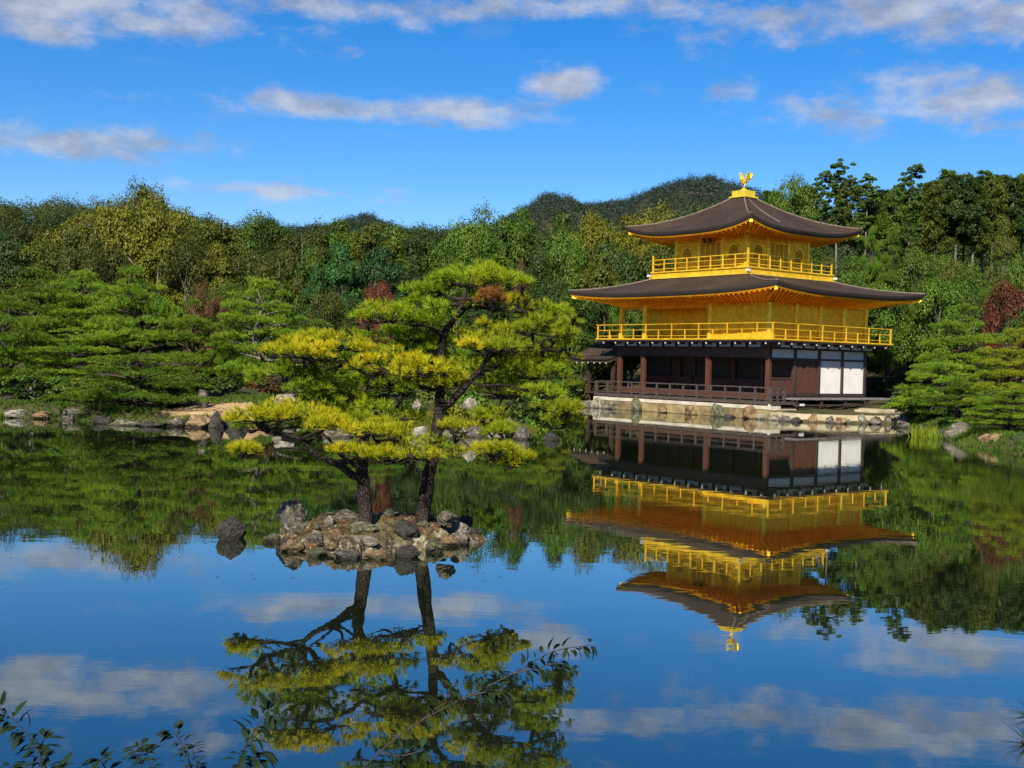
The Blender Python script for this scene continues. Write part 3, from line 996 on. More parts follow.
def roof(x0, x1, y0, y1, tx0, tx1, ty0, ty1, ze, zt, lift, thick, wx0, wx1, wy0, wy1, zw, rises=1.0, conc=.30):
    E_ = [Vector((x0, y0)), Vector((x1, y0)), Vector((x1, y1)), Vector((x0, y1))]
    T_ = [Vector((tx0, ty0)), Vector((tx1, ty0)), Vector((tx1, ty1)), Vector((tx0, ty1))]
    W_ = [Vector((wx0, wy0)), Vector((wx1, wy0)), Vector((wx1, wy1)), Vector((wx0, wy1))]
    ns, nt = 37, 15

    def top(k, s, t):
        e = E_[k].lerp(E_[(k + 1) % 4], s)
        tt = T_[k].lerp(T_[(k + 1) % 4], s)
        p = e.lerp(tt, t)
        g = (1 - conc) * t + conc * t * t
        c = abs(2 * s - 1)
        z = ze + (zt - ze) * g + lift * (c ** 3.2) * (1 - t) ** 2.2
        return Vector((p.x, p.y, z))
    rb, eb, sb, rf, tb = MB(), MB(), MB(), MB(), MB()
    for k in range(4):
        vs = [top(k, i / (ns - 1), j / (nt - 1)) for j in range(nt) for i in range(ns)]
        fs = [(j * ns + i, j * ns + i + 1, (j + 1) * ns + i + 1, (j + 1) * ns + i) for j in range(nt - 1) for i in range(ns - 1)]
        rb.add(vs, fs, True)
        # edge
        cen = Vector(((x0 + x1) / 2, (y0 + y1) / 2, 0))
        vs = []
        for i in range(ns):
            p = top(k, i / (ns - 1), 0)
            d = Vector((cen.x - p.x, cen.y - p.y, 0)).normalized()
            vs += [p, p + d * .04 + Vector((0, 0, -thick * .55)), p + d * .16 + Vector((0, 0, -thick))]
        fs = []
        for i in range(ns - 1):
            for q in (0, 1):
                fs.append((i * 3 + q, i * 3 + q + 1, i * 3 + 3 + q + 1, i * 3 + 3 + q))
        eb.add(vs, fs, True)
        # light fascia under the edge
        vs = []
        for i in range(ns):
            p = top(k, i / (ns - 1), 0)
            d = Vector((cen.x - p.x, cen.y - p.y, 0)).normalized()
            vs += [p + d * .15 + Vector((0, 0, -thick + .004)), p + d * .20 + Vector((0, 0, -thick - .07)), p + d * .34 + Vector((0, 0, -thick - .07))]
        tb.add(vs, fs, False)

        def sof(s, t):
            p = top(k, s, 0)
            d = Vector((cen.x - p.x, cen.y - p.y, 0)).normalized()
            a = p + d * .26 + Vector((0, 0, -thick - .03))
            w2 = W_[k].lerp(W_[(k + 1) % 4], s)
            return a.lerp(Vector((w2.x, w2.y, zw)), t)
        n2 = 25
        vs = [sof(i / (n2 - 1), j / 5) for j in range(6) for i in range(n2)]
        sb.add(vs, [(j * n2 + i, (j + 1) * n2 + i, (j + 1) * n2 + i + 1, j * n2 + i + 1) for j in range(5) for i in range(n2 - 1)])
        L = (E_[(k + 1) % 4] - E_[k]).length
        m = int(L / .36)
        for i in range(m + 1):
            s = i / m
            a, c = sof(s, 0.0), sof(s, 1.0)
            a = a - Vector((0, 0, .05))
            c = c - Vector((0, 0, .05))
            rf.beam(a, c, .085, .09)
    rt = part('roof', rb, 'roof')
    part('eave_edge', eb, 'eave', rt)
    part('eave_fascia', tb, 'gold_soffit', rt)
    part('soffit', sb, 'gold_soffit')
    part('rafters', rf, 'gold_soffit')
    for k in range(4):
        h_ = MB().tube([top(k, 0, t) + Vector((0, 0, .02)) for t in np.linspace(0, 1, 14)], [.05] * 14, 8)
        part('hip_ridge', h_, 'ridge', rt)
        # small pale tail of the corner rafter
        p = top(k, 0, 0)
        d = Vector(((x0 + x1) / 2 - p.x, (y0 + y1) / 2 - p.y, 0)).normalized()
        part('corner_rafter', MB().beam(p + d * .30 + Vector((0, 0, -thick - .12)), p + d * 2.6 + Vector((0, 0, -thick - .42)), .16, .2), 'gold', rt)
        part('rafter_tip', MB().beam(p + d * .22 + Vector((0, 0, -thick - .11)), p + d * .298 + Vector((0, 0, -thick - .12)), .12, .15), 'gold_bright', rt)
    return top, rt


O2 = 2.36
roof(-AX - O2, O2, -O2, BY + O2, XW0 - 1.0, XW1 + 1.0, YW0 - 1.0, YW1 + 1.0, 6.92, 8.0, .32, .27, -AX - .05, .05, -.05, BY + .05, ZW2 - .01, conc=.25)
O3 = 2.25
cx3, cy3 = (XW0 + XW1) / 2, (YW0 + YW1) / 2
top3, rt3 = roof(XW0 - O3, XW1 + O3, YW0 - O3, YW1 + O3, cx3 - .42, cx3 + .42, cy3 - .42, cy3 + .42, 10.62, 13.02, .56, .26, XW0 - .05, XW1 + .05, YW0 - .05, YW1 + .05, ZW3 - .01, conc=.40)
part('seam_strip', MB().tube([top3(1, .28 + .10 * t, .93 - .62 * t) + Vector((0, 0, .02)) for t in np.linspace(0, 1, 10)], [.04] * 10, 6), 'ridge', rt3)
# plaque below the upper south eave
pl = bx('plaque', 'red_dark', cx3 - .34, cx3 + .34, YW0 - .34, YW0 - .28, 10.02, 10.66)
bx('plaque_frame', 'gold_soffit', cx3 - .38, cx3 + .38, YW0 - .279, YW0 - .25, 9.98, 10.70, pl)
try:
    cu = bpy.data.curves.new('plaque_text', 'FONT')
    cu.body = '究\n竟\n頂'
    cu.size = .25
    cu.align_x = 'CENTER'
    cu.space_line = .72
    cu.extrude = .006
    tmp = bpy.data.objects.new('plaque_text', cu)
    COL.objects.link(tmp)
    bpy.context.view_layer.update()
    me_t = bpy.data.meshes.new_from_object(tmp.evaluated_get(bpy.context.evaluated_depsgraph_get()))
    bpy.data.objects.remove(tmp)
    me_t.materials.clear()
    me_t.materials.append(M['gold_bright'])
    to = obj('lettering', me_t, pl, (cx3, YW0 - .35, 10.46))
    to.rotation_euler = (R(90), 0, 0)
except Exception as ex:
    print('plaque text skipped', ex)

# finial: gilded dew basin and phoenix
bx('finial_base', 'gold_bright', cx3 - .62, cx3 + .62, cy3 - .62, cy3 + .62, 12.96, 13.06, bevel=.01)
bx('finial_base', 'gold_bright', cx3 - .50, cx3 + .50, cy3 - .50, cy3 + .50, 13.062, 13.40, bevel=.02)
part('finial_knob', MB().lathe([(.30, 13.40), (.26, 13.47), (.13, 13.53), (.10, 13.56)], (cx3, cy3, 0), 16), 'gold_bright')
ph = MB()
# phoenix faces south (local -y): legs, body, neck, head
fb = lambda x, y, z: (cx3 + x, cy3 + y, 13.55 + z)
for sx in (-.06, .06):
    ph.tube([fb(sx, .0, 0), fb(sx, .02, .18), fb(sx * 1.3, .04, .34)], [.022, .022, .05], 6)
ph.tube([fb(0, -.24, .44), fb(0, -.14, .42), fb(0, 0, .42), fb(0, .14, .44), fb(0, .26, .50)], [.05, .12, .15, .12, .05], 10)
ph.tube([fb(0, -.16, .45), fb(0, -.27, .58), fb(0, -.25, .72), fb(0, -.27, .84), fb(0, -.33, .88), fb(0, -.42, .86)], [.10, .07, .055, .05, .055, .012], 8)
pho = part('phoenix', ph, 'gold_bright')
for sx in (-1, 1):
    wg = MB()
    pts = [(0, .42), (-.10, .62), (-.05, .86), (.05, 1.02), (.16, .98), (.24, .84), (.26, .66), (.18, .48)]
    n = len(pts)
    vs = [fb(sx * (.13 + .30 * max(0, z - .42)), y, z) for y, z in pts] + [fb(sx * (.17 + .30 * max(0, z - .42)), y, z) for y, z in pts]
    wg.add(vs, [tuple(range(n)), tuple(range(2 * n - 1, n - 1, -1))] + [(i, (i + 1) % n, (i + 1) % n + n, i + n) for i in range(n)])
    part('wing', wg, 'gold_bright', pho)
tl = MB()
for k in range(5):
    sx = (k - 2) * .10
    tl.tube([fb(sx * .3, .22, .48), fb(sx * .8, .40, .66), fb(sx * 1.2, .50, .88), fb(sx * 1.4, .44, 1.04 - abs(k - 2) * .05)], [.05, .06, .055, .012], 6)
part('tail', tl, 'gold_bright', pho)

# ------------------------------------------------------------------ fishing porch on the west side
FP = thing('fishing_porch', 'small open fishing porch with a brown gabled roof at the pavilion side over the water', 'porch', PO, -YAW)
fp = MB()
ns = 9
yr, hw, zr_, ze_ = 1.45, 2.2, 4.02, 2.98
xa, xb = -15.9, -11.95


def porch_pt(x, s):       # s in -1..1 across the ridge
    a = abs(s)
    z = zr_ + (ze_ - zr_) * (a ** .82) + .16 * max(0, (-(x + 14.6)) / 1.3) ** 2 * a
    return Vector((x, yr + s * hw, z))


xs = np.linspace(xa, xb, 9)
ss = np.linspace(-1, 1, 17)
vs = [porch_pt(x, s) for s in ss for x in xs]
vs += [porch_pt(x, s) - Vector((0, 0, .16)) for s in ss for x in xs]
nX, nS = len(xs), len(ss)
o2 = nX * nS
fs = []
for j in range(nS - 1):
    for i in range(nX - 1):
        fs.append((j * nX + i, j * nX + i + 1, (j + 1) * nX + i + 1, (j + 1) * nX + i))
        fs.append((o2 + j * nX + i, o2 + (j + 1) * nX + i, o2 + (j + 1) * nX + i + 1, o2 + j * nX + i + 1))
for j in range(nS - 1):
    for i in (0, nX - 1):
        fs.append((j * nX + i, (j + 1) * nX + i, o2 + (j + 1) * nX + i, o2 + j * nX + i))
for i in range(nX - 1):
    for j in (0, nS - 1):
        fs.append((j * nX + i, j * nX + i + 1, o2 + j * nX + i + 1, o2 + j * nX + i))
fp.add(vs, fs, True)
pr = fp.build('roof', M['roof'], FP)
MBt = MB().box(xa + .1, xb, yr - .12, yr + .12, zr_ - .02, zr_ + .14)
MBt.build('ridge_beam', M['ridge'], pr)
for (x, y) in ((-14.52, -.1), (-14.52, 3.0), (-12.3, -.1), (-12.3, 3.0)):
    MB().box(x - .09, x + .09, y - .09, y + .09, -.4, 3.05).build('post', M['dark_wood'], FP)
MB().box(-14.7, -12.1, -.07, .0 - .02, 2.72, 2.86).build('tie_beam', M['dark_wood'], FP)
MB().box(-14.6, -14.45, .0, 2.9, 2.72, 2.86).build('tie_beam', M['dark_wood'], FP)
MB().box(-14.8, -11.9, -.25, 3.2, .86, 1.0).build('porch_floor', M['dark_wood'], FP)
rl = MB().box(-14.6, -12.2, -.13, -.07, 1.52, 1.60).box(-14.6, -12.2, 2.97, 3.03, 1.52, 1.60).box(-14.55, -14.49, 0, 2.9, 1.52, 1.60).box(-14.55, -14.49, 0, 2.9, 1.25, 1.31)
rl.build('railing', M['dark_wood'], FP)
for i in range(7):
    x = -15.6 + i * .56
    MB().box(x - .035, x + .035, yr - hw - .03, yr - hw + .02, 2.76, 2.82).build('rafter_tip', M['cap_white'], pr)

# ------------------------------------------------------------------ vegetation helpers
def unit(a):
    return a / np.maximum(np.linalg.norm(a, axis=-1, keepdims=True), 1e-9)


def needle_mesh(name, base, direc, rng, nn, length, width, spread, mat):
    """tufts of thin needles: base (N,3), direc (N,3)"""
    N = len(base)
    B = np.repeat(base, nn, 0)
    D = unit(np.repeat(direc, nn, 0) + spread * rng.normal(size=(N * nn, 3)))
    L = length * rng.uniform(.7, 1.15, (N * nn, 1))
    S = unit(np.cross(D, rng.normal(size=D.shape))) * width / 2
    V = np.stack([B - S, B + S, B + D * L], 1).reshape(-1, 3)
    F = np.arange(len(V)).reshape(-1, 3)
    r = np.repeat(np.repeat(rng.uniform(-.5, .5, N), nn), 3) * .7 + np.repeat(rng.uniform(-.5, .5, N * nn), 3) * .3
    return np_mesh(name, V, F, False, r, [mat])


def leaf_quads(cent, normal, rng, size, asp=.62):
    N = len(cent)
    nrm = unit(normal)
    t = unit(np.cross(nrm, rng.normal(size=(N, 3))))
    bt = np.cross(nrm, t)
    L = size * rng.uniform(.65, 1.25, (N, 1))
    V = np.stack([cent - t * L, cent + bt * L * asp + nrm * L * .12, cent + t * L, cent - bt * L * asp + nrm * L * .12], 1).reshape(-1, 3)
    return V, np.arange(len(V)).reshape(-1, 4)


def sphere_dirs(n, rng):
    return unit(rng.normal(size=(n, 3)))


def curve_pts(ctrl, n):
    """Catmull-Rom through control points"""
    P = [np.array(c, float) for c in ctrl]
    P = [2 * P[0] - P[1]] + P + [2 * P[-1] - P[-2]]
    out = []
    seg = len(P) - 3
    for i in range(n):
        u = i / (n - 1) * seg
        k = min(int(u), seg - 1)
        t = u - k
        a, b, c, d = P[k:k + 4]
        out.append(.5 * ((2 * b) + (-a + c) * t + (2 * a - 5 * b + 4 * c - d) * t * t + (-a + 3 * b - 3 * c + d) * t ** 3))
    return [Vector(p) for p in out]


def limb(mb, ctrl, r0, r1, n=10, sides=7, rough=.12, seed=0):
    p = curve_pts(ctrl, n)
    mb.tube(p, [r0 + (r1 - r0) * (i / (n - 1)) for i in range(n)], sides, rough, seed)
    return p


def pads_to_tufts(pads, rng, sub_r, tuft_gap, up=.9, edge=.75):
    """pads: (centre, rx, ry, rz). Every pad is a ragged plate of small domes; returns tuft bases, directions, dome centres per pad"""
    Bs, Ds, subs = [], [], []
    for (c, rx, ry, rz) in pads:
        c = np.array(c)
        k = max(4, int(1.5 * rx * ry / (sub_r * sub_r)))
        a = rng.uniform(0, 2 * math.pi, k)
        rr = np.sqrt(rng.uniform(0, 1, k))
        sc = c + np.stack([np.cos(a) * rr * rx, np.sin(a) * rr * ry, (1 - rr ** 2) * rz * .8 + rng.normal(0, rz * .22, k)], -1)
        subs.append(sc)
        for q in sc:
            r = sub_r * rng.uniform(.75, 1.25)
            m = max(6, int(2.2 * r * r / (tuft_gap * tuft_gap)))
            d = sphere_dirs(m, rng)
            d[:, 2] = np.abs(d[:, 2]) * 1.0 - .22
            d = unit(d)
            p = q + d * np.array([r, r, r * .55]) * rng.uniform(.55, 1.0, (m, 1))
            Bs.append(p)
            Ds.append(unit(d * edge + np.array([0, 0, up])))
    return np.concatenate(Bs), np.concatenate(Ds), subs


TREES = []      # (root, px, py_top, kind word, row) - used to word the labels


# ------------------------------------------------------------------ clipped garden pines of the far shores (several builds, copied)
def build_pine(seed, H, Wd, tiers, lean=0.2, bare=.14, gap=.105, nn=9, nl=.17, nw=.026):
    rng = np.random.default_rng(seed)
    rg = random.Random(seed)
    mb = MB()
    hdg = rg.uniform(0, 6.28)
    lx, ly = math.cos(hdg) * lean * H, math.sin(hdg) * lean * H
    ctrl = [(0, 0, -.3), (lx * .1, ly * .1, H * .12)]
    for i in range(1, 6):
        t = i / 5
        ctrl.append((lx * t + rg.uniform(-.06, .06) * H, ly * t + rg.uniform(-.06, .06) * H, H * (.12 + .82 * t)))
    tp = limb(mb, ctrl, H * .036 + .06, .03, 16, 9, .12, seed)
    pads = []
    for k in range(tiers):
        t = bare + (1 - bare) * (k + .75) / tiers
        z = H * t
        p = tp[min(15, int(t * 15))]
        reach = Wd * .5 * rg.uniform(.86, 1.1) * (1.06 - .74 * t ** 1.7)
        m = max(3, int(2.2 * reach / 1.0)) if k < tiers - 1 else 1
        a0 = rg.uniform(0, 6.28)
        for j in range(m):
            a = a0 + j * 6.283 / m + rg.uniform(-.3, .3)
            rd = reach * rg.uniform(.55, .85) if k < tiers - 1 else 0
            c = (p.x + math.cos(a) * rd, p.y + math.sin(a) * rd, z + rg.uniform(-.22, .22) * H / tiers - .06 * rd)
            rx = rg.uniform(.8, 1.15) * (reach * .36 + .42)
            pads.append((c, rx, rx * rg.uniform(.65, 1.0), .24 + .10 * rx))
            if rd > .3:
                limb(mb, [p - Vector((0, 0, .10 * rd)), (p.x + math.cos(a) * rd * .5, p.y + math.sin(a) * rd * .5, c[2] - .24), (c[0], c[1], c[2] - .08)], .03 + .010 * H, .02, 6, 5, .1, seed + j)
        for j in range(1 if k < tiers - 1 else 0):
            a = rg.uniform(0, 6.28)
            pads.append(((p.x + math.cos(a) * reach * .28, p.y + math.sin(a) * reach * .28, z + rg.uniform(-.1, .45) * H / tiers), reach * .30 + .25, reach * .28 + .25, .26))
    B, D, subs = pads_to_tufts(pads, rng, .30, gap, up=1.0, edge=.8)
    cm = needle_mesh('pine_crown', B, D, rng, nn, nl, nw, .45, M['needle_green'])
    return mb.mesh('pine_trunk', M['bark_brown']), cm


def broadleaf(seed, H, Wd, clumps, leaf=.24, per=150, bare=.22, conic=0.0, open_=0.0):
    rng = np.random.default_rng(seed)
    rg = random.Random(seed)
    mb = MB()
    tp = limb(mb, [(0, 0, -.5), (rg.uniform(-.2, .2), rg.uniform(-.2, .2), H * .3), (rg.uniform(-.5, .5), rg.uniform(-.5, .5), H * .62), (0, 0, H * .9)], H * .024 + .05, .03, 10, 7, .1, seed)
    C, Nn = [], []
    clumps = int(clumps * .68)
    per = int(per * 1.35)
    zc, hz_ = H * (bare + 1) / 2, H * (1 - bare) / 2
    for i in range(clumps):
        d = sphere_dirs(1, rng)[0]
        rad = rng.uniform(.5, 1.0) ** .45
        q = np.array([d[0] * Wd / 2 * rad, d[1] * Wd / 2 * rad, zc + d[2] * hz_ * rad * .92])
        t = (q[2] / H - bare) / (1 - bare)
        taper = 1 - conic * max(0, min(1, t)) ** 1.1
        q[0] *= taper
        q[1] *= taper
        r = Wd * rng.uniform(.12, .23) * (1 - .35 * conic * t)
        m = int(per * rng.uniform(.7, 1.2))
        dd = sphere_dirs(m, rng)
        dd[:, 2] = np.where(dd[:, 2] < -.25, -dd[:, 2], dd[:, 2])
        lump = 1 + .28 * np.sin(dd[:, :1] * 5 + i) * np.cos(dd[:, 1:2] * 6 - i)
        p = q + dd * np.array([r, r, r * .78]) * lump * rng.uniform(.6, 1.08, (m, 1))
        C.append(p)
        Nn.append(dd * .8 + np.array([0, 0, .45]) + .38 * rng.normal(size=(m, 3)))
        if i % 3 == 0:
            a = tp[min(9, max(2, int(max(.15, t * .8) * 9)))]
            limb(mb, [a, (a.x * .5 + q[0] * .5, a.y * .5 + q[1] * .5, (a.z + q[2]) / 2 - .1), tuple(q)], H * .008 + .02, .012, 5, 5, .1, seed + i)
    C, Nn = np.concatenate(C), np.concatenate(Nn)
    V, F = leaf_quads(C, Nn, rng, leaf)
    r = np.repeat(rng.uniform(-.5, .5, len(C)), 4)
    return mb.mesh('tree_trunk', M['bark_grey']), np_mesh('tree_crown', V, F, False, r, [M['lf_mid']])


def conifer(seed, H, Wd, bare=.45, leaf=.22, drop=.35):
    """tall straight cedar: bare pole, drooping ragged sprays above"""
    rng = np.random.default_rng(seed)
    rg = random.Random(seed)
    mb = MB()
    limb(mb, [(0, 0, -.5), (rg.uniform(-.1, .1), 0, H * .5), (0, 0, H * .98)], H * .016 + .05, .02, 9, 7, .06, seed)
    C, Nn = [], []
    z = H * bare
    while z < H:
        t = (z / H - bare) / (1 - bare)
        reach = Wd / 2 * (math.sin(math.pi * min(1, (t * .74 + .22))) ** .6) * rg.uniform(.75, 1.15)
        m = rg.randint(3, 5)
        a0 = rg.uniform(0, 6.28)
        for j in range(m):
            a = a0 + j * 6.28 / m + rg.uniform(-.4, .4)
            rr = reach * rg.uniform(.7, 1.1)
            tip = np.array([math.cos(a) * rr, math.sin(a) * rr, z - drop * rr * rg.uniform(.3, 1)])
            k = int(90 + 95 * rr)
            u = rng.uniform(.25, 1, (k, 1)) ** .8
            p = np.array([0, 0, z]) * (1 - u) + tip * u + rng.normal(size=(k, 3)) * np.array([.22, .22, .16]) * (rr * .4 + .25)
            C.append(p)
            Nn.append(np.array([math.cos(a) * .4, math.sin(a) * .4, .8]) + .6 * rng.normal(size=(k, 3)))
            mb.tube([(0, 0, z), tuple(tip * .9 + np.array([0, 0, z]) * .1)], [.035, .012], 4)
        z += H * rg.uniform(.018, .034)
    C, Nn = np.concatenate(C), np.concatenate(Nn)
    V, F = leaf_quads(C, Nn, rng, leaf * .62, .45)
    r = np.repeat(rng.uniform(-.5, .5, len(C)), 4)
    return mb.mesh('conifer_trunk', M['bark_grey']), np_mesh('conifer_crown', V, F, False, r, [M['lf_dark']])


def tall_pine(seed, H, Wd, bare=.55):
    """wild red pine: long pole, a few separate flat cloud-like tiers on top"""
    rng = np.random.default_rng(seed)
    rg = random.Random(seed)
    mb = MB()
    tp = limb(mb, [(0, 0, -.5), (.25, 0, H * .35), (-.15, .1, H * .7), (.1, 0, H * .97)], H * .015 + .04, .03, 12, 7, .08, seed)
    C, Nn = [], []
    for k in range(9):
        t = bare + (1 - bare) * (k + .4) / 9
        p = tp[min(11, int(t * 11))]
        a = rg.uniform(0, 6.28)
        rd = Wd * .5 * (1.05 - .8 * (t - bare) / (1 - bare)) * rg.uniform(.25, .7)
        q = np.array([p.x + math.cos(a) * rd, p.y + math.sin(a) * rd, H * t + .2])
        mb.tube([p, tuple(q)], [.05, .02], 5)
        for s in range(15):
            c = q + rng.normal(size=3) * np.array([.85, .85, .22]) * Wd * .15
            m = 130
            d = sphere_dirs(m, rng)
            d[:, 2] = np.abs(d[:, 2])
            C.append(c + d * np.array([.50, .50, .24]) * Wd * .14 * rng.uniform(.5, 1, (m, 1)))
            Nn.append(d + np.array([0, 0, .4]) + .5 * rng.normal(size=(m, 3)))
    C, Nn = np.concatenate(C), np.concatenate(Nn)
    V, F = leaf_quads(C, Nn, rng, .105, .45)
    return mb.mesh('pine_trunk', M['bark_grey']), np_mesh('pine_crown', V, F, False, np.repeat(rng.uniform(-.5, .5, len(C)), 4), [M['lf_dark']])


KIT = {}
KIT['niwaki'] = [(build_pine(11, 7.0, 6.6, 6, .10), 7.0, 6.8), (build_pine(12, 7.0, 6.0, 7, .14, .2), 7.0, 6.4), (build_pine(13, 6.0, 7.0, 5, .16, .30), 6.0, 7.2), (build_pine(14, 5.0, 6.6, 5, .05, .06), 5.0, 6.6), (build_pine(15, 7.0, 5.6, 6, .20, .24), 7.0, 6.0)]
KIT['broad'] = [(broadleaf(21, 10, 9, 60, .135, 430), 10, 9), (broadleaf(22, 10, 8, 56, .125, 430, .16), 10, 8), (broadleaf(23, 10, 10, 70, .14, 400, .2), 10, 10), (broadleaf(24, 10, 7.5, 54, .12, 430, .12, .35), 10, 7.5), (broadleaf(25, 10, 8.5, 46, .125, 420, .2), 10, 8.5)]
KIT['cone'] = [(broadleaf(31, 10, 6.5, 60, .11, 400, .08, .75), 10, 6.5), (conifer(32, 10, 5.0, .15), 10, 5.0)]
KIT['cedar'] = [(conifer(41, 14, 5.0, .62), 14, 4.2), (conifer(42, 14, 4.6, .66), 14, 3.8), (conifer(43, 14, 5.6, .58), 14, 4.6)]
KIT['tallpine'] = [(tall_pine(51, 14, 6.0), 14, 6.0), (tall_pine(52, 14, 7.0, .5), 14, 7.0)]
KIT['bush'] = [(broadleaf(61, 2, 2.6, 26, .11, 130, .02), 2, 2.6), (broadleaf(62, 2, 2.2, 22, .09, 130, .02), 2, 2.2)]
NAMES = {'niwaki': ('garden_pine', 'pine tree'), 'broad': ('broadleaf_tree', 'tree'), 'cone': ('cone_tree', 'tree'), 'cedar': ('cedar_tree', 'tree'), 'tallpine': ('tall_pine', 'pine tree'), 'bush': ('shrub', 'shrub')}
tree_rng = random.Random(7)


def plant(kind, var, x, y, H, Wd, mat, bark=None, label=None, group=None, z=None, rz=None):
    (tm, cm), h0, w0 = KIT[kind][var % len(KIT[kind])]
    nm, cat = NAMES[kind]
    zz = hz(x, y) if z is None else z
    root = thing(nm, label, cat, (x, y, zz), tree_rng.uniform(0, 6.28) if rz is None else rz, group)
    sx = Wd / w0
    root.scale = (sx, sx, H / h0)
    tr = obj('trunk', tm, root)
    cr = obj('crown', cm, root)
    cr.material_slots[0].link = 'OBJECT'
    cr.material_slots[0].material = M[mat]
    if bark:
        tr.material_slots[0].link = 'OBJECT'
        tr.material_slots[0].material = M[bark]
    return root


def plant_px(kind, var, px, ptop, wpx, D, mat, bark=None, label=None, group=None, row=None, rz=None, sink=0.0):
    """a tree whose top is at photograph pixel (px, ptop) when it grows at depth D; stands on the ground there"""
    t = at(px, ptop, D)
    zz = hz(t.x, t.y) - sink
    H = max(1.0, t.z - zz)
    Wd = wpx / FOC * D
    o = plant(kind, var, t.x, t.y, H, Wd, mat, bark, label, group, zz, rz)
    if label is None:
        TREES.append((o, px, ptop, kind, mat, row))
    return o


# ------------------------------------------------------------------ wooded hills far behind
def far_wood(name, pts, rad, per, leaf, mat, seed, label):
    rng = np.random.default_rng(seed)
    C, Nn = [], []
    for (x, y, z) in pts:
        r = rad * rng.uniform(.7, 1.3)
        d = sphere_dirs(per, rng)
        d[:, 2] = np.abs(d[:, 2]) * 1.1 - .2
        d = unit(d)
        hgt = rng.uniform(.9, 1.7)
        C.append(np.array([x, y, z + r * .5]) + d * np.array([r, r, r * hgt]) * rng.uniform(.65, 1.05, (per, 1)))
        Nn.append(d + .5 * rng.normal(size=(per, 3)))
    C, Nn = np.concatenate(C), np.concatenate(Nn)
    V, F = leaf_quads(C, Nn, rng, leaf)
    rr = np.repeat(np.repeat(rng.uniform(-.5, .5, len(pts)), per), 4) + np.repeat(rng.uniform(-.2, .2, len(C)), 4)
    o = obj(name, np_mesh(name, V, F, False, rr, [M[mat]]))
    tag(o, label, 'wood', kind='stuff')
    return o


wr = np.random.default_rng(5)
pts = []
for _ in range(4600):
    y = wr.uniform(560, 735)
    x = wr.uniform(-.40, .42) * y
    pts.append((x, y))
pts = np.array(pts)
pz = height(pts[:, 0], pts[:, 1])
far_wood('mountain_wood', np.column_stack([pts, pz]), 3.2, 110, .40, 'lf_mount', 71, 'dark green wood covering the distant mountain ridge')
pts = []
for _ in range(1350):
    y = wr.uniform(140, 214)
    x = wr.uniform(-.52, .50) * y
    pts.append((x, y))
pts = np.array(pts)
pz = height(pts[:, 0], pts[:, 1])
far_wood('hill_wood', np.column_stack([pts, pz]), 2.3, 420, .155, 'lf_far', 72, 'green wood covering the near hill behind the garden')

# ------------------------------------------------------------------ the wood between hill and shore: one tree at a time
fr = random.Random(77)
SKY_L = [(-40, 196), (0, 206), (40, 214), (80, 212), (110, 202), (140, 193), (170, 204), (205, 214), (240, 220), (270, 224), (300, 226), (330, 219), (360, 223), (400, 232), (440, 222), (480, 218), (520, 207), (560, 212), (610, 214), (650, 211), (700, 208), (740, 210), (790, 205), (830, 205), (1060, 205)]
MID_L = [(-40, 240), (60, 236), (140, 232), (200, 238), (260, 240), (330, 248), (400, 254), (470, 246), (540, 243), (620, 240), (700, 250), (840, 250), (900, 252), (1060, 262)]
LOW_L = [(-40, 290), (60, 280), (200, 286), (260, 288), (330, 290), (400, 294), (480, 288), (560, 282), (640, 284), (840, 286), (900, 290), (1060, 300)]


def ip(tab, x):
    return float(np.interp(x, [t[0] for t in tab], [t[1] for t in tab]))


def kinds_at(px, row):
    if row == 'top':
        if px < 60:
            return [('lf_olive', 3), ('lf_dark', 3), ('lf_mid', 1)]
        if px < 190:
            return [('lf_gold', 4), ('lf_olive', 3)]
        if px < 330:
            return [('lf_olive', 4), ('lf_dark', 2), ('lf_mid', 1)]
        if px < 480:
            return [('lf_mid', 3), ('lf_olive', 2), ('lf_dark', 2)]
        return [('lf_olive', 3), ('lf_mid', 3), ('lf_gold', 1)]
    if row == 'mid':
        if px < 300:
            return [('lf_olive', 4), ('lf_gold', 3), ('lf_dark', 3), ('lf_mid', 1)]
        if px < 400:
            return [('lf_dark', 2), ('lf_blue', 2), ('lf_mid', 2), ('lf_olive', 1)]
        if px < 660:
            return [('lf_mid', 4), ('lf_fresh', 2), ('lf_dark', 2), ('lf_olive', 1)]
        return [('lf_fresh', 4), ('lf_mid', 3), ('lf_blue', 1)]
    if px < 400:
        return [('lf_dark', 4), ('lf_mid', 3), ('lf_olive', 1)]
    if px < 620:
        return [('lf_mid', 3), ('lf_dark', 3), ('lf_olive', 1)]
    return [('lf_mid', 3), ('lf_fresh', 3), ('lf_dark', 2)]


def pick(ws):
    tot = sum(w for _, w in ws)
    r = fr.uniform(0, tot)
    for k, w in ws:
        r -= w
        if r <= 0:
            return k
    return ws[-1][0]


for row, tab, D0, D1, step, w0, w1 in (('top', SKY_L, 112, 128, 34, 52, 74), ('mid', MID_L, 90, 104, 31, 44, 66), ('low', LOW_L, 74, 84, 33, 42, 60)):
    px = -30.0
    while px < 1060:
        jit = fr.uniform(-8, 8)
        wid = fr.uniform(w0, w1)
        D = fr.uniform(D0, D1)
        top = ip(tab, px + jit) + fr.uniform(-5, 9 if row == 'top' else 16)
        mat = pick(kinds_at(px, row))
        kind = 'broad'
        if row != 'top' and mat in ('lf_blue', 'lf_fresh') and fr.random() < .45:
            kind = 'cone'
        if row == 'top' and px > 770:
            px += step
            continue
        if not (row == 'low' and 640 < px < 850):
            plant_px(kind, fr.randrange(5), px + jit, top, wid, D, mat, row=row)
        px += step * fr.uniform(.85, 1.15)

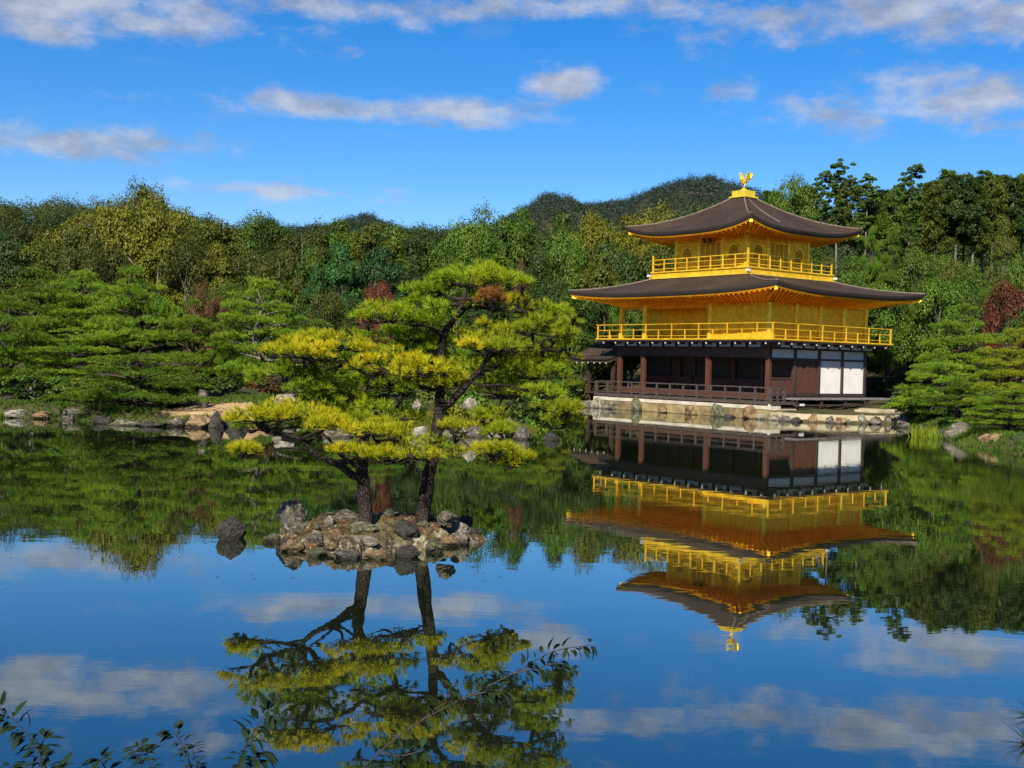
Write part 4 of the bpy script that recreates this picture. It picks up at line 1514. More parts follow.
# the cedar and pine wood right of the pavilion roof
CED = [(772, 190, 34, 'cedar', 112), (792, 180, 46, 'broad', 110), (806, 184, 36, 'cedar', 114), (822, 172, 38, 'tallpine', 108), (838, 165, 44, 'tallpine', 104), (851, 178, 40, 'cedar', 111),
       (868, 177, 44, 'tallpine', 108), (884, 190, 34, 'cedar', 112), (896, 186, 34, 'cedar', 108), (911, 166, 48, 'tallpine', 99), (925, 183, 34, 'cedar', 110), (937, 178, 36, 'cedar', 104), (948, 169, 36, 'cedar', 107),
       (958, 176, 36, 'cedar', 103), (966, 172, 34, 'cedar', 108), (975, 176, 36, 'cedar', 104), (985, 171, 38, 'cedar', 108), (994, 177, 36, 'cedar', 104), (1003, 174, 36, 'cedar', 108), (1012, 178, 38, 'cedar', 105), (1023, 172, 38, 'cedar', 108), (1034, 176, 38, 'cedar', 104), (1046, 172, 38, 'cedar', 108)]
for i, (px, top, w, kind, D) in enumerate(CED):
    mat = 'lf_olive' if i in (5, 11, 14, 17) else ('lf_mid' if kind in ('broad', 'tallpine') or i % 2 == 0 else 'lf_dark')
    plant_px(kind, i, px, top, w, D, mat, row='cedar')
for i, px in enumerate(range(880, 1060, 15)):
    plant_px('cone', 1, px, 190 + (i * 7) % 13, 44, 122 + i % 4, 'lf_dark', row='cedarback')  # dark leaf colour stands in for the shadow between the cedar trunks
# leafy trees standing in front of the cedar trunks
for (px, top, w, D, mat, kind, v) in ((870, 226, 40, 84, 'lf_fresh', 'niwaki', 1), (896, 236, 46, 82, 'lf_fresh', 'niwaki', 0), (922, 250, 44, 80, 'lf_mid', 'broad', 1), (952, 264, 40, 82, 'lf_olive', 'broad', 4), (1003, 222, 34, 92, 'lf_olive', 'broad', 3), (978, 262, 46, 80, 'lf_mid', 'broad', 0),
                                       (850, 258, 44, 82, 'lf_mid', 'broad', 3), (880, 262, 54, 86, 'lf_fresh', 'broad', 2), (912, 268, 52, 84, 'lf_mid', 'niwaki', 2), (945, 280, 54, 72, 'lf_fresh', 'broad', 1), (998, 268, 46, 74, 'lf_fresh', 'niwaki', 3), (1030, 258, 50, 76, 'lf_mid', 'broad', 2), (840, 280, 44, 86, 'lf_mid', 'broad', 0)):
    plant_px(kind, v, px, top, w, D, mat, row='slope')

# ------------------------------------------------------------------ shore pines, each placed by hand
def shore_tree(kind, var, px, ptop, wpx, D, mat, label, bark=None, rz=None, group=None, base=None):
    o = plant_px(kind, var, px, ptop, wpx, D, mat, bark, label, group, None, rz)
    return o


G_L = 'layered pines along the left shore'
shore_tree('niwaki', 0, 28, 272, 150, 58, 'needle_green', 'broad layered pine at the left edge of the photo behind the shore', group=G_L)
shore_tree('niwaki', 3, 4, 300, 130, 52, 'needle_green', 'layered pine cut by the left frame edge above a strip of bare earth', group=G_L)
shore_tree('niwaki', 1, 92, 272, 120, 59, 'needle_green', 'tall flat tiered pine behind the leaning shore pine, left of its top', group=G_L)
shore_tree('niwaki', 2, 146, 268, 130, 57, 'needle_green', 'tallest layered pine of the left shore with a pale green flat top', group=G_L)
shore_tree('niwaki', 3, 196, 304, 84, 55, 'needle_green', 'layered pine with reddish trunk behind the sandy spit', 'bark_red', group=G_L)
shore_tree('niwaki', 0, 78, 330, 120, 53, 'needle_green', 'dense dark layered pine standing above the pale shore boulder', group=G_L)
shore_tree('niwaki', 3, 136, 345, 150, 46.6, 'needle_green', 'low wide layered pine spreading over the water left of the sandy spit', group=G_L)
shore_tree('niwaki', 1, 270, 278, 112, 55, 'needle_green', 'layered pine with thick grey trunk on the sandy spit', 'bark_grey', group=G_L)
shore_tree('niwaki', 3, 228, 330, 66, 56, 'needle_green', 'small layered pine left of the thick grey trunk', group=G_L)
shore_tree('niwaki', 0, 316, 322, 90, 57, 'needle_green', 'green layered pine right of the thick grey trunk', group=G_L)
shore_tree('niwaki', 1, 372, 330, 100, 62, 'needle_green', 'green pine behind the yellow left pine of the islet', group=G_L)
shore_tree('broad', 0, 180, 382, 46, 50, 'lf_mid', 'bright green rounded tree beside the low wide shore pine')
shore_tree('cone', 0, 341, 236, 54, 88, 'lf_blue', 'bright blue green cone shaped tree left of the yellow pines')
shore_tree('cone', 0, 318, 262, 46, 84, 'lf_blue', 'smaller blue green cone shaped tree beside the bright one')
shore_tree('broad', 1, 378, 283, 34, 74, 'lf_red', 'rust red tree glowing in the wood left of the islet pine top')
shore_tree('broad', 2, 208, 288, 36, 66, 'lf_rust', 'rust tinged tree between the layered pines of the left shore')
shore_tree('broad', 3, 521, 262, 26, 84, 'lf_rust', 'brown tinged tree in the wood above the islet pine top')
shore_tree('broad', 2, 140, 198, 84, 106, 'lf_gold', 'golden domed tree rising highest in the left wood')
# middle shore between the islet pines and the pavilion
G_M = 'pines along the middle shore'
shore_tree('niwaki', 2, 440, 340, 90, 66, 'needle_green', 'green pine glimpsed behind the right islet trunk', group=G_M)
shore_tree('niwaki', 0, 500, 330, 90, 68, 'needle_green', 'green layered pine behind the hanging branches of the right islet pine', group=G_M)
shore_tree('niwaki', 3, 530, 322, 80, 70, 'needle_green', 'layered green pine second to the left of the fishing porch', group=G_M)
shore_tree('niwaki', 1, 556, 328, 54, 73, 'needle_gold', 'yellow green pine just left of the fishing porch roof', group=G_M)
shore_tree('broad', 2, 560, 292, 60, 80, 'lf_dark', 'dark leafy tree left of the gold balcony rail')
shore_tree('broad', 1, 633, 296, 40, 84, 'lf_rust', 'brownish tree seen through the open corner of the gold balcony')
shore_tree('bush', 0, 552, 384, 42, 63, 'lf_mid', 'mid green shrub at the waterside left of the fishing porch')
shore_tree('bush', 1, 520, 392, 40, 52, 'lf_dark', 'dark green shrub behind the rocks of the far islet')
shore_tree('bush', 0, 470, 396, 36, 50, 'lf_mid', 'green shrub on the far islet behind a pale pointed rock')
# right shore
G_R = 'layered pines along the right shore'
shore_tree('niwaki', 1, 922, 284, 66, 76, 'needle_green', 'layered pine beside the end of the gold balcony rail', group=G_R)
shore_tree('niwaki', 0, 966, 308, 112, 60, 'needle_green', 'wide layered pine behind the grey boulder of the right shore', group=G_R)
shore_tree('niwaki', 3, 938, 352, 84, 57, 'needle_green', 'low layered pine beside the pavilion bench end', group=G_R)
shore_tree('niwaki', 2, 958, 374, 84, 51, 'needle_green', 'lowest layered pine overhanging the water left of the grey boulder', group=G_R)
shore_tree('niwaki', 1, 1018, 328, 90, 46, 'needle_gold', 'yellow green layered pine at the right edge of the photo', group=G_R)
shore_tree('niwaki', 0, 1010, 384, 90, 44, 'needle_green', 'dense low pine above the brown bank at the right edge', group=G_R)
shore_tree('broad', 1, 1012, 284, 52, 62, 'lf_red', 'dark red maple at the right edge above the layered pines')
shore_tree('broad', 3, 886, 296, 50, 84, 'lf_mid', 'leafy tree behind the lower roof corner right of the pavilion')
shore_tree('broad', 4, 886, 336, 56, 79, 'lf_olive', 'olive leafy tree filling the gap right of the white walls')
shore_tree('bush', 1, 892, 382, 40, 74, 'lf_dark', 'dark shrub right of the white walls near the bench end')
shore_tree('bush', 0, 915, 400, 40, 60, 'lf_mid', 'green shrub at the waterside right of the bench end')
# small shore shrubs, left
shore_tree('bush', 1, 36, 382, 40, 48.5, 'lf_dark', 'dark shrub on the left shore beside the pale boulder')
shore_tree('bush', 0, 62, 388, 30, 48.5, 'lf_fresh', 'light green shrub behind the pale boulder of the left shore')
shore_tree('bush', 1, 264, 385, 40, 52, 'lf_rust', 'low brown clipped shrub at the foot of the thick grey trunk')

for (px, pt, w, D, mat, lab) in ((100, 396, 44, 50, 'lf_mid', 'green shrub under the dense dark pine of the left shore'), (20, 396, 34, 49, 'lf_mid', 'green shrub behind the flat pale rock at the left frame edge'),
                                 (128, 402, 40, 47.5, 'lf_dark', 'dark shrub under the wide shore pine, left half'), (164, 404, 40, 47.5, 'lf_dark', 'dark shrub under the wide shore pine, right half'),
                                 (84, 404, 30, 48, 'lf_olive', 'low olive shrub between the pale boulder and dark wet rock'), (190, 388, 36, 51, 'lf_mid', 'mid green shrub behind the upright grey stone of the spit'),
                                 (232, 384, 34, 54, 'lf_dark', 'dark clipped shrub left of the low brown shrub'), (300, 386, 40, 54, 'lf_mid', 'green shrub right of the thick grey trunk'),
                                 (330, 384, 44, 58, 'lf_dark', 'dark shrub behind the lowest left islet pine pads'), (364, 386, 44, 60, 'lf_mid', 'green shrub behind the left islet trunk'),
                                 (398, 388, 40, 60, 'lf_dark', 'dark shrub between the two islet trunks on the far shore'), (436, 390, 40, 50, 'lf_olive', 'olive shrub on the far islet behind the right trunk'),
                                 (404, 404, 36, 46, 'lf_mid', 'low green shrub on the far islet left of the right trunk'), (450, 408, 30, 45, 'lf_gold', 'yellow green shrub on the far islet among pale rocks'),
                                 (495, 404, 36, 47, 'lf_mid', 'mid green shrub on the far islet right of the pointed rock'), (372, 408, 40, 46, 'lf_olive', 'low olive shrub on the far islet behind the left trunk'),
                                 (580, 384, 36, 76, 'lf_mid', 'green shrub on the shore behind the fishing porch post'), (538, 394, 34, 62, 'lf_fresh', 'fresh green shrub right of the far islet on the shore'),
                                 (985, 404, 44, 50, 'lf_dark', 'dark shrub behind the large grey boulder'), (930, 402, 40, 56, 'lf_mid', 'mid green shrub behind the reeds'), (1020, 410, 40, 47, 'lf_olive', 'olive shrub on the brown bank at the right edge')):
    shore_tree('bush', int(px) % 2, px, pt, w, D, mat, lab)

# ------------------------------------------------------------------ rocks
def rock_mesh(seed, sub=3):
    import bmesh
    bm = bmesh.new()
    bmesh.ops.create_icosphere(bm, subdivisions=sub, radius=1.0)
    off = Vector((seed * 7.3, seed * 3.1, seed * 1.7))
    rg = random.Random(seed)
    planes = [(Vector((rg.gauss(0, 1), rg.gauss(0, 1), rg.gauss(0, .8))).normalized(), rg.uniform(.50, .88)) for _ in range(11)]
    for v in bm.verts:
        p = v.co.copy()
        for nrm, d in planes:
            k = p.dot(nrm) - d
            if k > 0:
                p -= nrm * k * .92
        f = mnoise.fractal(p * 1.5 + off, .9, 2.1, 5)
        r = 1 - 2 * abs(mnoise.noise(p * 3.1 + off))
        p *= 1 + .20 * f + .07 * r + .035 * mnoise.noise(p * 9 + off)
        v.co = p
    me = bpy.data.meshes.new('rock')
    bm.to_mesh(me)
    bm.free()
    me.polygons.foreach_set('use_smooth', [True] * len(me.polygons))
    me.materials.append(M['rock_grey'])
    return me


ROCKS = [rock_mesh(i + 1, 5 if i < 5 else 4) for i in range(9)]
rk = random.Random(31)


def rock(x, y, z, sx, sy, sz, mat, label, group=None, var=None, rz=None, tilt=0.0):
    o = bpy.data.objects.new('rock', ROCKS[rk.randrange(9) if var is None else var])
    COL.objects.link(o)
    o.location = (x, y, z)
    o.scale = (sx, sy, sz)
    o.rotation_euler = (tilt, rk.uniform(-.12, .12), rk.uniform(0, 6.28) if rz is None else rz)
    o.material_slots[0].link = 'OBJECT'
    o.material_slots[0].material = M['rock_' + mat]
    return tag(o, label, 'rock', group)


def rock_px(px, py, wpx, hpx, mat, label, group=None, depth=None, var=None, thick=.9, tilt=0.0):
    """waterline centre at pixel (px, py) - width and height above it in pixels"""
    if depth is None:
        p = on_level(px, py)
    else:
        p = at(px, py, depth)
    d = pix(p)[2]
    w, h = wpx / FOC * d / 2, hpx / FOC * d
    return rock(p.x, p.y + w * .8, p.z + h * .20, w * 1.12, w * thick, h * .72, mat, label, group, var, None if tilt == 0 else .3, tilt)


GS = 'rocks along the far shore'
rock_px(68, 420, 34, 12, 'grey', 'pale grey boulder at the waterline of the left shore')
rock_px(14, 418, 26, 9, 'pale', 'flat pale rock at the waterline on the left frame edge')
rock_px(40, 419, 22, 7, 'brown', 'low brown rock beside the dark shrub of the left shore')
rock_px(100, 424, 26, 8, 'dark', 'dark wet rock right of the pale grey boulder')
rock_px(122, 426, 30, 6, 'mossy', 'low mossy rock under the wide shore pine')
rock_px(150, 427, 28, 6, 'dark', 'low dark rock under the middle of the wide shore pine')
rock_px(176, 427, 24, 9, 'grey', 'grey rock under the right end of the wide shore pine')
rock_px(201, 403, 14, 14, 'grey', 'upright grey stone at the left end of the sandy spit', depth=46.5)
rock_px(214, 428, 18, 17, 'dark', 'dark upright rock at the water edge of the sandy spit')
rock_px(196, 428, 24, 14, 'brown', 'brown rock at the foot of the sandy spit left of the dark upright one')
rock_px(232, 427, 30, 18, 'dark', 'wide dark rock at the water edge right of the dark upright one')
rock_px(262, 425, 26, 12, 'brown', 'brown rock at the right foot of the sandy spit')
rock_px(284, 405, 32, 11, 'pale', 'flat pale grey rock on top of the sandy spit', depth=48)
rock_px(290, 424, 24, 10, 'grey', 'grey shore rock behind the lowest yellow pine pad')
rock_px(42, 388, 11, 13, 'pale', 'pale standing stone between dark trunks of the left shore', depth=54)
rock_px(57, 390, 13, 11, 'grey', 'grey standing stone right of the pale one on the left shore', depth=53)
# the second, farther islet
i2 = MB()
c2a = on_level(430, 436)
n_u, n_v = 41, 21
vs, fs = [], []
for j in range(n_v):
    for i in range(n_u):
        u, v = i / (n_u - 1) * 2 - 1, j / (n_v - 1) * 2 - 1
        r2 = math.sqrt(u * u * 1.0 + v * v)
        x = -3.4 + u * 4.7
        y = 45.5 + v * 5.0
        zz = .62 * max(0, 1 - r2 ** 2.2) - .12 + .16 * mnoise.noise(Vector((x * .7, y * .7, 3)))
        if r2 > 1:
            zz = -.3
        vs.append((x, y, zz))
for j in range(n_v - 1):
    for i in range(n_u - 1):
        fs.append((j * n_u + i, j * n_u + i + 1, (j + 1) * n_u + i + 1, (j + 1) * n_u + i))
i2.add(vs, fs, True)
tag(i2.build('far_islet', M['islet_green']), 'low mossy islet behind the pine islet', 'islet', kind='structure')
rock_px(388, 434, 34, 10, 'pale', 'long pale rock left of the right islet trunk, on the far islet')
rock_px(419, 438, 22, 13, 'pale', 'pale rounded rock just left of the right islet trunk')
rock_px(416, 414, 14, 14, 'pale', 'pale rock behind the right islet trunk, higher than its neighbours', depth=45)
rock_px(471, 413, 17, 16, 'pale', 'pale pointed rock standing highest on the far islet', depth=46)
rock_px(462, 412, 9, 10, 'grey', 'small grey rock leaning on the pale pointed rock', depth=45.5)
rock_px(481, 416, 12, 9, 'dark', 'dark rock right of the pale pointed rock', depth=45)
rock_px(470, 437, 34, 12, 'grey', 'wide grey rock on the waterline under the pale pointed rock')
rock_px(497, 440, 24, 12, 'pale', 'pale rock second from the right end of the far islet')
rock_px(521, 440, 22, 15, 'grey', 'grey humped rock ending the far islet on the right')
rock_px(446, 439, 22, 9, 'mossy', 'mossy rock right of the right islet trunk on the far islet')
rock_px(508, 430, 16, 12, 'mossy', 'mossy rock behind the two rocks ending the far islet', depth=42)
rock_px(553, 441, 18, 8, 'dark', 'dark rock alone in the water right of the far islet')
rock_px(362, 433, 30, 8, 'mossy', 'low mossy rock at the left end of the far islet')
rock_px(334, 438, 34, 9, 'grey', 'grey rock behind the small low pad of the left islet pine')
# boulders below the deck of the pavilion
for k, (lx, w, h, mat, lab) in enumerate(((-11.0, .46, .55, 'grey', 'grey boulder below the left end of the deck'), (-8.75, .42, .72, 'mossy', 'tall mossy boulder under the second deck stilt'),
                                      (-6.5, .40, .42, 'brown', 'brown boulder under the third deck stilt'), (-4.3, .46, .62, 'brown', 'reddish brown boulder under the middle deck stilt'),
                                      (-2.2, .42, .74, 'mossy', 'tall greenish boulder under the fifth deck stilt'), (0.05, .52, .66, 'brown', 'large tan boulder below the corner of the deck'),
                                      (-1.05, .34, .22, 'dark', 'low dark stone in the water between greenish and tan boulders'), (-12.2, .40, .60, 'pale', 'pale boulder at the left corner of the terrace'),
                                      (-13.1, .50, .45, 'grey', 'grey rock at the foot of the fishing porch post'), (0.75, .26, .34, 'pale', 'small pale stone right of the tan corner boulder'))):
    p = L2W(lx, -1.42 if k != 6 else -1.9)
    rock(p.x, p.y, h * .28 - .05, w * 1.15, w * .8, h * .85, mat, lab, 'boulders along the terrace wall')
er = random.Random(9)
EAST = [(1.7, -1.5), (2.4, -1.55), (3.0, -1.3), (3.6, -.75), (4.15, -.2), (4.75, .4), (5.15, 1.1), (5.5, 1.8), (5.75, 2.5), (6.0, 3.3), (6.2, 4.2), (6.3, 5.2), (3.3, -1.75), (4.9, -.35), (5.9, 1.2)]
EM = ['pale', 'grey', 'dark', 'brown', 'grey', 'mossy', 'pale', 'dark', 'grey', 'pale', 'grey', 'pale', 'dark', 'brown', 'grey']
order = ['first', 'second', 'third', 'fourth', 'fifth', 'sixth', 'seventh', 'eighth', 'ninth', 'tenth', 'eleventh', 'twelfth']
for k, ((lx, ly), mm) in enumerate(zip(EAST, EM)):
    p = L2W(lx, ly)
    h = er.uniform(.42, .62) if k in (8, 9, 10, 11) else er.uniform(.25, .45)
    w = er.uniform(.28, .42)
    lab = f'{mm} rock edging the sandy strip, {order[k]} from the deck corner' if k < 12 else ['low dark stone in the water before the sandy strip', 'brown outer stone in the water before the sandy strip', 'grey outer stone farthest right before the sandy strip'][k - 12]
    rock(p.x, p.y, h * .25 - .05, w * 1.1, w, h * .9, mm, lab, 'rocks edging the sandy strip')
# right shore
rock_px(968, 441, 40, 19, 'grey', 'large grey lichen spotted boulder at the right waterline')
rock_px(1006, 449, 46, 16, 'brown', 'brown bank rock at the right frame edge')
rock_px(1030, 452, 30, 22, 'dark', 'dark rock behind the brown bank rock at the right edge')
rock_px(988, 443, 18, 8, 'mossy', 'small mossy rock between the grey boulder and the brown rock')
rock_px(944, 437, 16, 8, 'dark', 'small dark rock left of the large grey boulder')
rock_px(925, 431, 18, 7, 'mossy', 'low mossy rock at the waterside under the lowest right pine')
rock_px(905, 428, 16, 9, 'grey', 'grey rock right of the rocks edging the sandy strip')

# reeds and a few yellow leaves at the right waterside
rd_rng = np.random.default_rng(4)


def reeds(px, py, wpx, hpx, n, label, mat):
    p0 = on_level(px, py)
    d = pix(p0)[2]
    w, h = wpx / FOC * d / 2, hpx / FOC * d
    B = np.stack([p0.x + rd_rng.uniform(-w, w, n), p0.y + rd_rng.uniform(-.3, .3, n), np.full(n, -.1)], -1)
    Dd = unit(np.stack([rd_rng.normal(0, .25, n), rd_rng.normal(0, .25, n), np.ones(n)], -1))
    o = obj('reed_clump', needle_mesh('reed_clump', B, Dd, rd_rng, 3, h, .045, .08, M[mat]))
    return tag(o, label, 'reeds')


reeds(922, 437, 26, 16, 60, 'yellow green reeds at the waterside left of the grey boulder', 'needle_gold')
reeds(938, 439, 16, 12, 34, 'short green reeds beside the yellow ones', 'needle_green')

# grass and moss along every bank
fg = np.random.default_rng(17)
cx_, cy_ = fg.uniform(-26, 24, 90000), fg.uniform(34, 70, 90000)
dd_ = sdist(cx_, cy_)
keep = (dd_ > -.05) & (dd_ < 2.6) & (fg.uniform(0, 1, 90000) < np.clip(1.25 - dd_ / 2.6, 0, 1))
lx_ = (cx_ - PO.x) * EX.x + (cy_ - PO.y) * EX.y
ly_ = (cx_ - PO.x) * NY.x + (cy_ - PO.y) * NY.y
keep &= ~((lx_ > -13.2) & (lx_ < 6.6) & (ly_ > -2) & (ly_ < 11))
keep &= ~((np.abs(cx_ - sp.x) < 3.0) & (np.abs(cy_ - sp.y) < 1.7))
cx_, cy_ = cx_[keep], cy_[keep]
gb = np.column_stack([cx_, cy_, height(cx_, cy_) - .02])
sg_ = obj('bank_grass', needle_mesh('bank_grass', gb, np.tile(np.array([[0, 0, 1.0]]), (len(gb), 1)), fg, 7, .20, .035, .6, M['lf_mid']))
tag(sg_, 'short grass and moss growing along the pond banks', 'grass', kind='stuff')
ex_, ey_ = fg.uniform(-8.2, 1.4, 9000), fg.uniform(40.3, 50.6, 9000)
uu, vv = (ex_ + 3.4) / 4.7, (ey_ - 45.5) / 5.0
r_ = np.sqrt(uu * uu + vv * vv)
k_ = r_ < .93
ez_ = .62 * np.maximum(0, 1 - r_ ** 2.2) - .12
gb = np.column_stack([ex_, ey_, ez_])[k_]
ig_ = obj('islet_grass', needle_mesh('islet_grass', gb, np.tile(np.array([[0, 0, 1.0]]), (len(gb), 1)), fg, 7, .22, .035, .7, M['lf_gold']))
tag(ig_, 'yellow green moss and grass covering the far islet', 'grass', kind='stuff')

# ------------------------------------------------------------------ the near islet with its two pines
IC = Vector(((on_level(371, 540)).x, 17.3, 0))
n_u, n_v = 150, 130
vs, fs = [], []
IRX, IRY = 1.50, 1.42


def islet_z(x, y):
    u, v = (x - IC.x) / IRX, (y - IC.y) / IRY
    r = math.sqrt(u * u + v * v)
    ang = math.atan2(v, u)
    r /= 1 + .10 * math.sin(3 * ang + .6) + .06 * math.sin(7 * ang)
    w = x * 1.0
    crag = mnoise.fractal(Vector((x * 3.4, y * 3.4, 2.0)), .75, 2.2, 6)
    cell = mnoise.cell(Vector((x * 3.0 + crag * .5, y * 3.0 + crag * .4, 0.5)))
    rim = math.exp(-((r - .86) / .16) ** 2)
    z = .22 * max(0.0, 1 - r ** 5.0) + rim * (.10 * crag + .13 * (cell - .35))
    z += .12 * math.exp(-((u - .35) ** 2 + (v - .25) ** 2) / .18) + .07 * math.exp(-((u + .25) ** 2 + (v - .1) ** 2) / .2)
    z += .05 * crag * (1 - rim) + .03 * abs(mnoise.noise(Vector((x * 9, y * 9, 5))))
    return z - max(0, r - 1.0) * 1.2 - .02


for j in range(n_v):
    for i in range(n_u):
        x = IC.x + (i / (n_u - 1) * 2 - 1) * IRX * 1.35
        y = IC.y + (j / (n_v - 1) * 2 - 1) * IRY * 1.35
        vs.append((x, y, max(-.3, islet_z(x, y))))
for j in range(n_v - 1):
    for i in range(n_u - 1):
        fs.append((j * n_u + i, j * n_u + i + 1, (j + 1) * n_u + i + 1, (j + 1) * n_u + i))
ib = MB()
ib.add(vs, fs, True)
tag(ib.build('pine_islet', M['islet']), 'small rocky islet with rusty moss carrying two yellow green pines', 'islet', kind='structure')
GI = 'stones around the rim of the pine islet'
rock_px(228, 542, 31, 22, 'dark', 'dark rounded rock alone in the water left of the pine islet', depth=17.0, var=1)
rk_l = rock_px(289, 527, 42, 28, 'grey', 'tall leaning rock with tan face at the left back of the pine islet', depth=17.5, var=3, thick=.8)
NEAR = [(290, 557, 34, 14, 'brown', 'tan rim stone at the left front of the pine islet'), (270, 548, 26, 14, 'mossy', 'mossy rim stone at the left tip of the pine islet'),
        (317, 562, 28, 13, 'mossy', 'mossy rim stone right of the tan one'), (345, 565, 38, 15, 'grey', 'grey lichen rim stone at the front of the pine islet'),
        (376, 565, 30, 14, 'brown', 'brown rim stone in the front middle of the pine islet'), (404, 563, 34, 17, 'dark', 'dark rim stone right of the front middle of the pine islet'),
        (432, 558, 30, 17, 'mossy', 'mossy rim stone below the pale topped rock'), (452, 552, 26, 18, 'brown', 'tan rim stone at the right front of the pine islet'),
        (470, 545, 26, 18, 'dark', 'dark rim stone near the right tip of the pine islet'), (462, 531, 28, 16, 'dark', 'dark lichened block at the right back of the pine islet')]
for (px, py, w, h, mm, lab) in NEAR:
    rock_px(px, py - 5, w * .80, h * .66, mm, lab, GI, var=rk.randrange(5))


def rock_on_islet(px, py, wpx, hpx, mat, label, var=0):
    lo, hi = 15.3, 19.2
    p = None
    for k in range(120):
        d = lo + (hi - lo) * k / 119
        q = at(px, py, d)
        if islet_z(q.x, q.y) >= q.z - .01:
            p = q
            break
    if p is None:
        p = at(px, py, 17.0)
    d = pix(p)[2]
    w, h = wpx / FOC * d / 2, hpx / FOC * d
    return rock(p.x, p.y + w * .4, p.z + h * .2, w * 1.1, w * .9, h * .7, mat, label, GI, var)


rock_on_islet(405, 538, 26, 20, 'dark', 'dark rock with pale top in front of the right islet trunk', 3)
rock_on_islet(404, 534, 17, 9, 'pale', 'white lichen covered stone on the dark rock of the islet', 0)
rock_on_islet(330, 525, 14, 9, 'pale', 'small pale stone on the middle of the islet', 1)
rock_on_islet(462, 540, 15, 9, 'pale', 'small cream stone at the right end of the islet', 2)
rock_on_islet(300, 530, 30, 12, 'grey', 'grey lichened stone behind the left rim of the islet', 4)
rock_on_islet(360, 532, 28, 10, 'mossy', 'flat mossy stone in the middle of the islet', 2)
rock_on_islet(345, 520, 26, 10, 'grey', 'grey stone left of the left islet trunk', 0)
rock_on_islet(445, 522, 26, 11, 'grey', 'grey block right of the right islet trunk', 1)
rock_on_islet(393, 515, 24, 8, 'mossy', 'dark mossy stone between the two islet trunks', 3)
sr = random.Random(44)
cnt = 0
while cnt < 46:
    a, q = sr.uniform(0, 6.28), sr.uniform(.35, 1.02) ** .7
    x, y = IC.x + math.cos(a) * q * IRX * .98, IC.y + math.sin(a) * q * IRY * .98
    z = islet_z(x, y)
    if z < -.04 or (q < .6 and sr.random() < .5):
        continue
    r = sr.uniform(.035, .10) * (1.3 if q > .8 else 1)
    rock(x, y, max(z, 0) + r * .15, r * sr.uniform(1, 1.5), r, r * sr.uniform(.6, .95), sr.choice(('grey', 'brown', 'mossy', 'mossy', 'grey', 'pale')), 'small loose stone lying on the mossy ground of the pine islet', 'small loose stones of the pine islet', sr.randrange(5))
    cnt += 1
# grass tufts and moss sprigs on the islet
gr_rng = np.random.default_rng(8)
gp = []
while len(gp) < 900:
    x, y = IC.x + gr_rng.uniform(-1.3, 1.3), IC.y + gr_rng.uniform(-1.6, 1.6)
    z = islet_z(x, y)
    if z > .14 and mnoise.noise(Vector((x * 1.7, y * 1.7, 9))) > -.08:
        gp.append((x, y, z - .01))
gp = np.array(gp)
go = obj('islet_grass', needle_mesh('islet_grass', gp, np.tile(np.array([[0, 0, 1.0]]), (len(gp), 1)), gr_rng, 7, .06, .008, .55, M['lf_rust']))
tag(go, 'short rusty grass and moss on the pine islet', 'grass', kind='stuff')


def hero_pine(name, label, base, limbs, pads, seed, mats, D, sub_r=.155):
    rng = np.random.default_rng(seed)
    root = thing(name, label, 'pine tree', base)
    inv = -Vector(base)
    mb = MB()
    samples = []
    for i, (pl_, r0, r1, n) in enumerate(limbs):
        r0, r1 = r0 * .74, r1 * .74
        ctrl = [at(px, py, D + dd) + inv for (px, py, dd) in pl_]
        p = limb(mb, ctrl, r0, r1, n, 9, .13, seed + i)
        samples += [np.array(q) for q in p[n // 3:]]
    S = np.array(samples)
    by = {}
    for (x0, x1, y0, y1, dd, mat) in pads:
        c = at((x0 + x1) / 2, y0 + (y1 - y0) * .68, D + dd) + inv
        rx = (x1 - x0) / 2 / FOC * (D + dd) - sub_r * .25
        rz = max(.08, (y1 - y0) / FOC * (D + dd) * .52 - sub_r * .3)
        rx *= 1.12
        by.setdefault(mat, []).append((tuple(c), max(.1, rx), max(.15, min(rx * .8, .8)), rz))
        for _ in range(1):
            a = rng.uniform(0, 6.28)
            by[mat].append(((c[0] + math.cos(a) * rx * .85, c[1] + math.sin(a) * rx * .7, c[2] + rng.uniform(-.10, .12)), max(.12, rx * .42), max(.12, rx * .36), rz * .6))
    tw = MB()
    for mat, ps in by.items():
        B, Dr, subs = pads_to_tufts(ps, rng, sub_r, .060, up=.75, edge=1.0)
        cm = needle_mesh('needle_pads', B, Dr, rng, 17, .105, .0090, .42, M[mat])
        obj('crown', cm, root)
        for sc in subs:
            c = sc.mean(0)
            k = np.argmin(((S - c) ** 2).sum(1) + 2.0 * np.maximum(0, S[:, 2] - c[2]))
            hub = c - np.array([0, 0, .08])
            a = S[k]
            if np.linalg.norm(a - hub) < 2.2:
                mid = (a + hub) / 2 + rng.normal(size=3) * .05 - np.array([0, 0, .03])
                limb(mb, [tuple(a), tuple(mid), tuple(hub)], .032, .018, 7, 6, .15, seed)
            for q in sc:
                m_ = (hub + q) / 2 + rng.normal(size=3) * .03 - np.array([0, 0, .05])
                limb(mb, [tuple(hub), tuple(m_), tuple(q - np.array([0, 0, .03]))], .013, .006, 5, 4, .1, seed)
    tr = mb.build('trunk', M['bark_black'], root)
    return root


